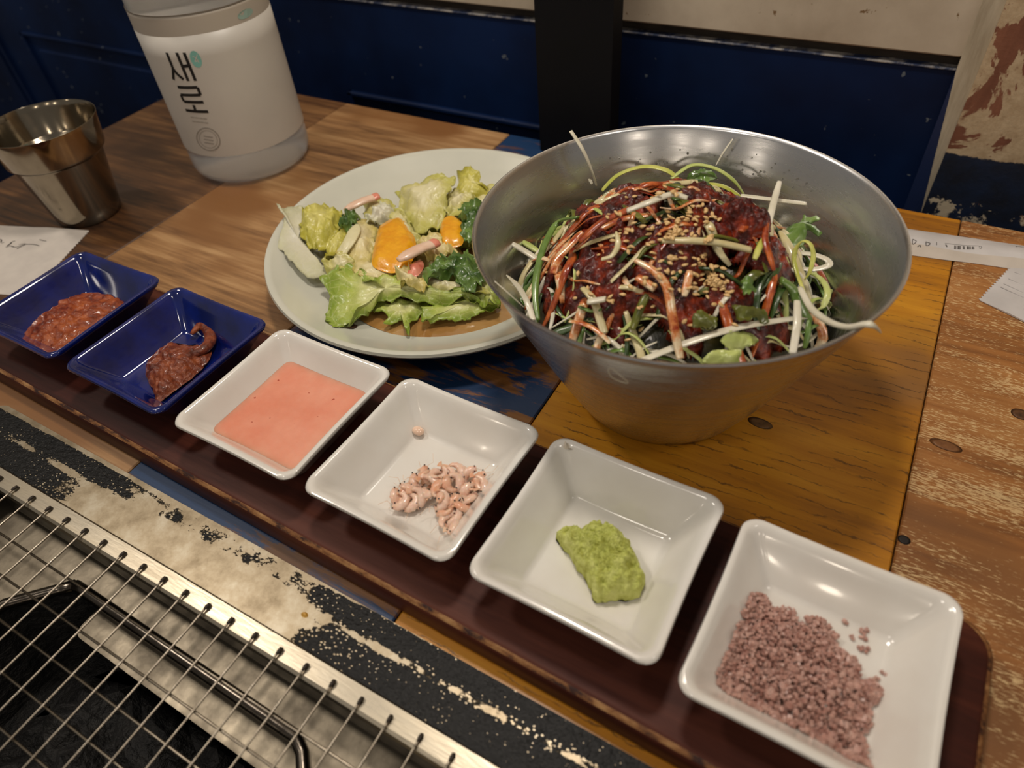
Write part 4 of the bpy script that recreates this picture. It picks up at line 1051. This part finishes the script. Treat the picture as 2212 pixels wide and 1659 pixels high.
# ================================================================== BOTTLE
BO = Vector((-.4413, .3358, 0)); BR = .0449
bottle = empty('bottle', BO); tag(bottle, 'large clear bottle with a white label and black Korean lettering', 'bottle')
prof = [(.0001, .0012), (.030, .0012), (.036, .0004), (.0395, .0008), (.0430, .0035), (.0446, .0080), (BR, .0140), (BR, .150), (.0435, .165), (.036, .190), (.024, .212), (.0155, .225), (.0140, .235), (.0140, .250), (.0001, .250)]
mk('body', revolve(prof, (BO.x, BO.y, .0002), 96), M_WATER, bottle)
mk('cap', revolve([(.0142, .236), (.0165, .237), (.0165, .256), (.0150, .258), (.0001, .258)], (BO.x, BO.y, .0002), 48), M_CAP, bottle)
def cyl(px, py, R):
    d = ray(px, py); ox, oy = -BO.x, -BO.y
    a = d.x*d.x+d.y*d.y; b = 2*(ox*d.x+oy*d.y); c = ox*ox+oy*oy-R*R; D = max(0, b*b-4*a*c)
    t = (-b-math.sqrt(D))/(2*a); p = CAMPOS+d*t
    return math.atan2(p.y-BO.y, p.x-BO.x), p.z
LZ0 = cyl(463, 338, BR)[1]; LZ1 = cyl(388, 34, BR)[1]; LZM = cyl(388, 79, BR)[1]
def sleeve(R, z0, z1, n=128, m=6):
    rings = []
    for k in range(m+1):
        rings.append([(BO.x+R*math.cos(2*math.pi*j/n), BO.y+R*math.sin(2*math.pi*j/n), z0+(z1-z0)*k/m) for j in range(n)])
    inn = [[(BO.x+(q[0]-BO.x)*(R-.0002)/R, BO.y+(q[1]-BO.y)*(R-.0002)/R, q[2]) for q in r] for r in rings]
    return loft(rings+inn[::-1]+[rings[0]], False, False)
label = mk('label', sleeve(BR+.0004, LZ0, LZM), M_LABEL, bottle)
mk('label_band', sleeve(BR+.00035, LZM, LZ1), M_LABELT, bottle)
mk('label_edge', sleeve(BR+.0006, LZ1, LZ1+.0007), simple('label_edge_line', lin(120, 110, 98), rough=.5), bottle)
def ink(pts, wpx, m, nm='lettering', par=None, n=14, closed=False):
    """brush stroke printed on the label"""
    A = [cyl(x, y, BR+.0005) for x, y in pts]
    P = [Vector((a*BR, z, 0)) for a, z in A]
    S = smooth_path(P, n, closed) if len(P) > 2 else [P[0].lerp(P[1], k/5) for k in range(6)]
    if closed: S.append(S[0])
    V, F = [], []
    for i, p in enumerate(S):
        t = (S[min(i+1, len(S)-1)]-S[max(i-1, 0)]).normalized(); q = Vector((-t.y, t.x, 0))*(wpx/2*.00031)
        for e in (q, -q):
            a = (p.x+e.x)/BR; V.append((BO.x+(BR+.00055)*math.cos(a), BO.y+(BR+.00055)*math.sin(a), p.y+e.y))
    for i in range(len(S)-1): F.append((2*i, 2*i+2, 2*i+3, 2*i+1))
    return V, F
def Z5(*pts): return [(320+x/4.88, 60+y/4.88) for x, y in pts]
def seg(*pts): # polyline without rounding
    out = []
    for a, b in zip(pts, pts[1:]): out.append(ink(Z5(a, b), 6.5, None))
    return join(*out)
sae = join(seg((195, 262), (262, 430), (268, 548)), ink(Z5((262, 430), (310, 490), (374, 545)), 6.5, None), seg((300, 262), (424, 562)), seg((378, 262), (500, 560)), seg((372, 408), (440, 398)))
ro_ = join(seg((312, 626), (520, 628), (552, 708), (344, 706), (378, 778), (584, 784)), seg((478, 815), (500, 878)), seg((396, 868), (634, 884)))
mk('lettering', sae, M_INK, label, False)['label'] = 'black Korean syllable sae'
mk('lettering', ro_, M_INK, label, False)['label'] = 'black Korean syllable ro'
# teal oval stamp, small grey text, round seal, teal mark
def oval(cx, cy, a, b, rot, n=28):
    return [(cx+a*math.cos(t)*math.cos(rot)-b*math.sin(t)*math.sin(rot), cy+a*math.cos(t)*math.sin(rot)+b*math.sin(t)*math.cos(rot)) for t in [2*math.pi*k/n for k in range(n)]]
def patch(pts):
    V = []
    for x, y in pts:
        a, z = cyl(x, y, BR+.0005); V.append((BO.x+(BR+.0005)*math.cos(a), BO.y+(BR+.0005)*math.sin(a), z))
    return V, [tuple(range(len(V)))]
mk('stamp', patch(oval(423, 128, 19.5, 11, 1.12)), M_TEAL, label, False)['label'] = 'teal oval stamp'
mk('stamp_sign', join(ink([(416, 121), (425, 127), (430, 136)], 1.6, None), ink([(426, 118), (422, 130)], 1.6, None)), M_LABEL, label, False)
mk('small_text', join(*[ink([(412+k*9, 253+k), (420+k*9, 254+k)], 2.5, None) for k in range(4)]+[ink([(415+k*9, 262+k), (423+k*9, 263+k)], 2.5, None) for k in range(4)]), M_FAINT2, label, False)
mk('round_seal', join(ink(oval(450, 301, 27, 22, .7, 20), 2.2, None, n=60, closed=True), ink(oval(450, 301, 21, 17, .7, 20), 1.0, None, n=60, closed=True), *[ink([(440+k, 294+7*k), (460+k, 297+7*k)], 2.0, None) for k in range(3)]), M_FAINT, label, False)
mk('small_mark', patch(oval(530, 30, 18, 9, -.5)), simple('pale_teal_ink', lin(150, 176, 164), rough=.5), label, False)

# ================================================================== STEEL CUP
CC = Vector((-.4993, .2258, 0))
cp = [(.0001, .0010), (.0195, .0010), (.0210, 0), (.0220, .0006), (.0236, .010), (.0290, .0440), (.0296, .0452), (.0318, .0466), (.0324, .0478), (.0350, .0640), (.0358, .0672), (.0358, .0676), (.0355, .0677), (.0352, .0672), (.0344, .0640), (.0317, .0480), (.0312, .0471), (.0290, .0458), (.0284, .0442), (.0230, .0105), (.0213, .0020), (.0001, .0019)]
tag(autosmooth(mk('steel_cup', revolve(cp, (CC.x, CC.y, .0002), 96), M_CUP), 55), 'stepped stainless steel tumbler behind the paper packet', 'cup')

# ================================================================== PAPER PACKETS
def packet(name, A, U, Vd, L, W_, m, teeth, puff, label, cat, seed, z0=.0003):
    """flat paper packet: A corner, U long direction, Vd width direction; the end at A is cut in a zigzag"""
    A = Vector(A); U = Vector(U).normalized(); Vd = Vector(Vd).normalized(); nx, ny = 30, teeth*2
    top_, bot = [], []
    for i in range(nx+1):
        for j in range(ny+1):
            u = L*i/nx; v = W_*j/ny
            if i == 0: u -= .0011 if j % 2 else 0
            p = A+U*u+Vd*v; e = math.sin(math.pi*j/ny)
            zz = puff*e*min(1, (i+.3)/5)*(.75+.5*nz(p, 45, seed))+.0012*max(0, nz(p, 60, seed+3))*min(1, i/2)
            top_.append(Vector((p.x, p.y, z0+.0003+max(0, zz)))); bot.append(Vector((p.x, p.y, z0)))
    n = len(top_); V = top_+bot; F = []; w1 = ny+1
    for i in range(nx):
        for j in range(ny):
            a = i*w1+j; q = (a, a+1, a+w1+1, a+w1); F.append(q); F.append(tuple(n+k for k in reversed(q)))
    rim = [j for j in range(w1)]+[i*w1+ny for i in range(1, nx+1)]+[nx*w1+j for j in range(ny-1, -1, -1)]+[i*w1 for i in range(nx-1, 0, -1)]
    for a, b in zip(rim, rim[1:]+rim[:1]): F.append((a, b, n+b, n+a))
    o = autosmooth(mk(name, (V, F), m), 50); tag(o, label, cat); return o, BVHTree.FromPolygons(V, F)
pk, pb = packet('paper_packet', (-.4775, .2085, 0), (-.95, -.31, 0), (.40, -.90, 0), .17, .074, M_PAPER, 26, .0016, 'white paper packet with black brush script by the steel cup', 'packet', 2)
def print_on(bv, pts, wpx, m, nm, par, z=.002):
    W2 = []
    P = [at(x, y, z) for x, y in pts]; S = smooth_path(P, max(8, len(P)*5))
    V, F = [], []
    for i, p in enumerate(S):
        t = (S[min(i+1, len(S)-1)]-S[max(i-1, 0)]); t.z = 0; t.normalize(); q = Vector((-t.y, t.x, 0))*(wpx/2*.00028)
        for e in (q, -q):
            h = bv.ray_cast(Vector((p.x+e.x, p.y+e.y, .1)), Vector((0, 0, -1)))
            V.append((p.x+e.x, p.y+e.y, (h[0].z if h[0] is not None else z)+.00012))
    for i in range(len(S)-1): F.append((2*i, 2*i+2, 2*i+3, 2*i+1))
    mk(nm, (V, F), m, par, False)
for pts, ww in (([(12, 534), (22, 531), (30, 533)], 2), ([(15, 531), (22, 526), (24, 523)], 4), ([(22, 525), (27, 521), (32, 520)], 2), ([(24, 531), (33, 534), (42, 531), (52, 527), (60, 527), (72, 527), (84, 530)], 2.2), ([(36, 538), (44, 533), (54, 528)], 2.6), ([(40, 528), (47, 526), (54, 525)], 1.4), ([(84, 516), (92, 518), (99, 519)], 2), ([(0, 516), (3, 519), (2, 524)], 3), ([(3, 526), (9, 523)], 1.6)):
    print_on(pb, pts, ww, M_INK, 'brush_script', pk)
# chopstick sleeve along the back edge, right
def sleeve_paper():
    a0, a1 = Vector((-.012, .4188, 0)), Vector((.20, .4425, 0)); b0, b1 = Vector((-.012, .3900, 0)), Vector((.20, .4200, 0))
    nx, ny = 50, 10; V = []; F = []
    for i in range(nx+1):
        u = i/nx
        for j in range(ny+1):
            v = j/ny; p = b0.lerp(b1, u).lerp(a0.lerp(a1, u), v)
            if j == 0: p.y += .0016*nz(p, 40, 6)
            z = .0003+.0050*max(0, math.sin(math.pi*min(1, v*1.05)))**.7*(.8+.5*nz(p, 30, 2))
            if v < .35: z *= .75
            V.append(Vector((p.x, p.y, max(.0004, z))))
    n = len(V); V += [Vector((p.x, p.y, .0002)) for p in V]; w1 = ny+1; mi = []
    for i in range(nx):
        for j in range(ny):
            a = i*w1+j; q = (a, a+w1, a+w1+1, a+1); F.append(q); mi.append(1 if j < 3 else 0); F.append(tuple(n+k for k in reversed(q))); mi.append(0)
    rim = [j for j in range(w1)]+[i*w1+ny for i in range(1, nx+1)]+[nx*w1+j for j in range(ny-1, -1, -1)]+[i*w1 for i in range(nx-1, 0, -1)]
    for a, b in zip(rim, rim[1:]+rim[:1]): F.append((a, b, n+b, n+a)); mi.append(0)
    return V, F, mi
V, F, mi = sleeve_paper()
M_PAPER3 = simple('paper_tinted', lin(206, 196, 184), lin(194, 184, 172), 50, rough=.5)
slv = tag(autosmooth(mk('chopstick_sleeve', (V, F), [M_PAPER2, M_PAPER3], mi=mi), 50), 'long white paper chopstick sleeve lying along the back edge of the table', 'sleeve')
sb = BVHTree.FromPolygons(V, F)
Z6 = lambda *p: [(1920+x/5.925, 440+y/5.925) for x, y in p]
for pts, ww in ((Z6((290, 488), (340, 505), (305, 528), (290, 492)), 1.6), (Z6((365, 555), (395, 540), (405, 560)), 2), (Z6((460, 515), (520, 530), (480, 548), (465, 520)), 1.6), (Z6((600, 520), (605, 545)), 1.2), (Z6((710, 525), (900, 535), (1150, 545)), .8), (Z6((720, 540), (740, 560)), 2.5)):
    print_on(sb, pts, ww, M_INKG, 'print', slv, .0025)
for k, xx in enumerate((840, 855, 880, 890, 900, 912, 950, 965, 1000, 1012, 1028, 1045, 1070, 1085)):
    print_on(sb, Z6((xx, 545+k*.8), (xx+3, 580+k*.8)), 1.3 if k % 3 else 2.2, M_INKG, 'print', slv, .0025)
print_on(sb, Z6((1150, 560), (1165, 550), (1185, 562), (1170, 580), (1150, 570)), 1.0, M_INKG, 'print', slv, .0025)
print_on(sb, Z6((1730, 560), (1630, 550), (1630, 565)), 1.2, M_INKG, 'print', slv, .0025)
pk2, _ = packet('paper_wrapper', (.0622, .3660, 0), (.905, -.425, 0), (.32, .947, 0), .13, .0560, M_PAPER2, 22, .0006, 'torn zigzag end of a white paper wrapper at the right edge', 'wrapper', 5)
for k, v0 in enumerate((.018, .022, .028, .036)):
    A = Vector((.0622, .3660, 0)); U = Vector((.905, -.425, 0)).normalized(); Wd = Vector((.32, .947, 0)).normalized()
    pth = [A+Wd*v0+U*u+Vector((0, 0, .0011)) for u in (.003, .03, .06, .1)]
    mk('crease', tube(pth, .0003, 6, .6), M_PAPER2, pk2)
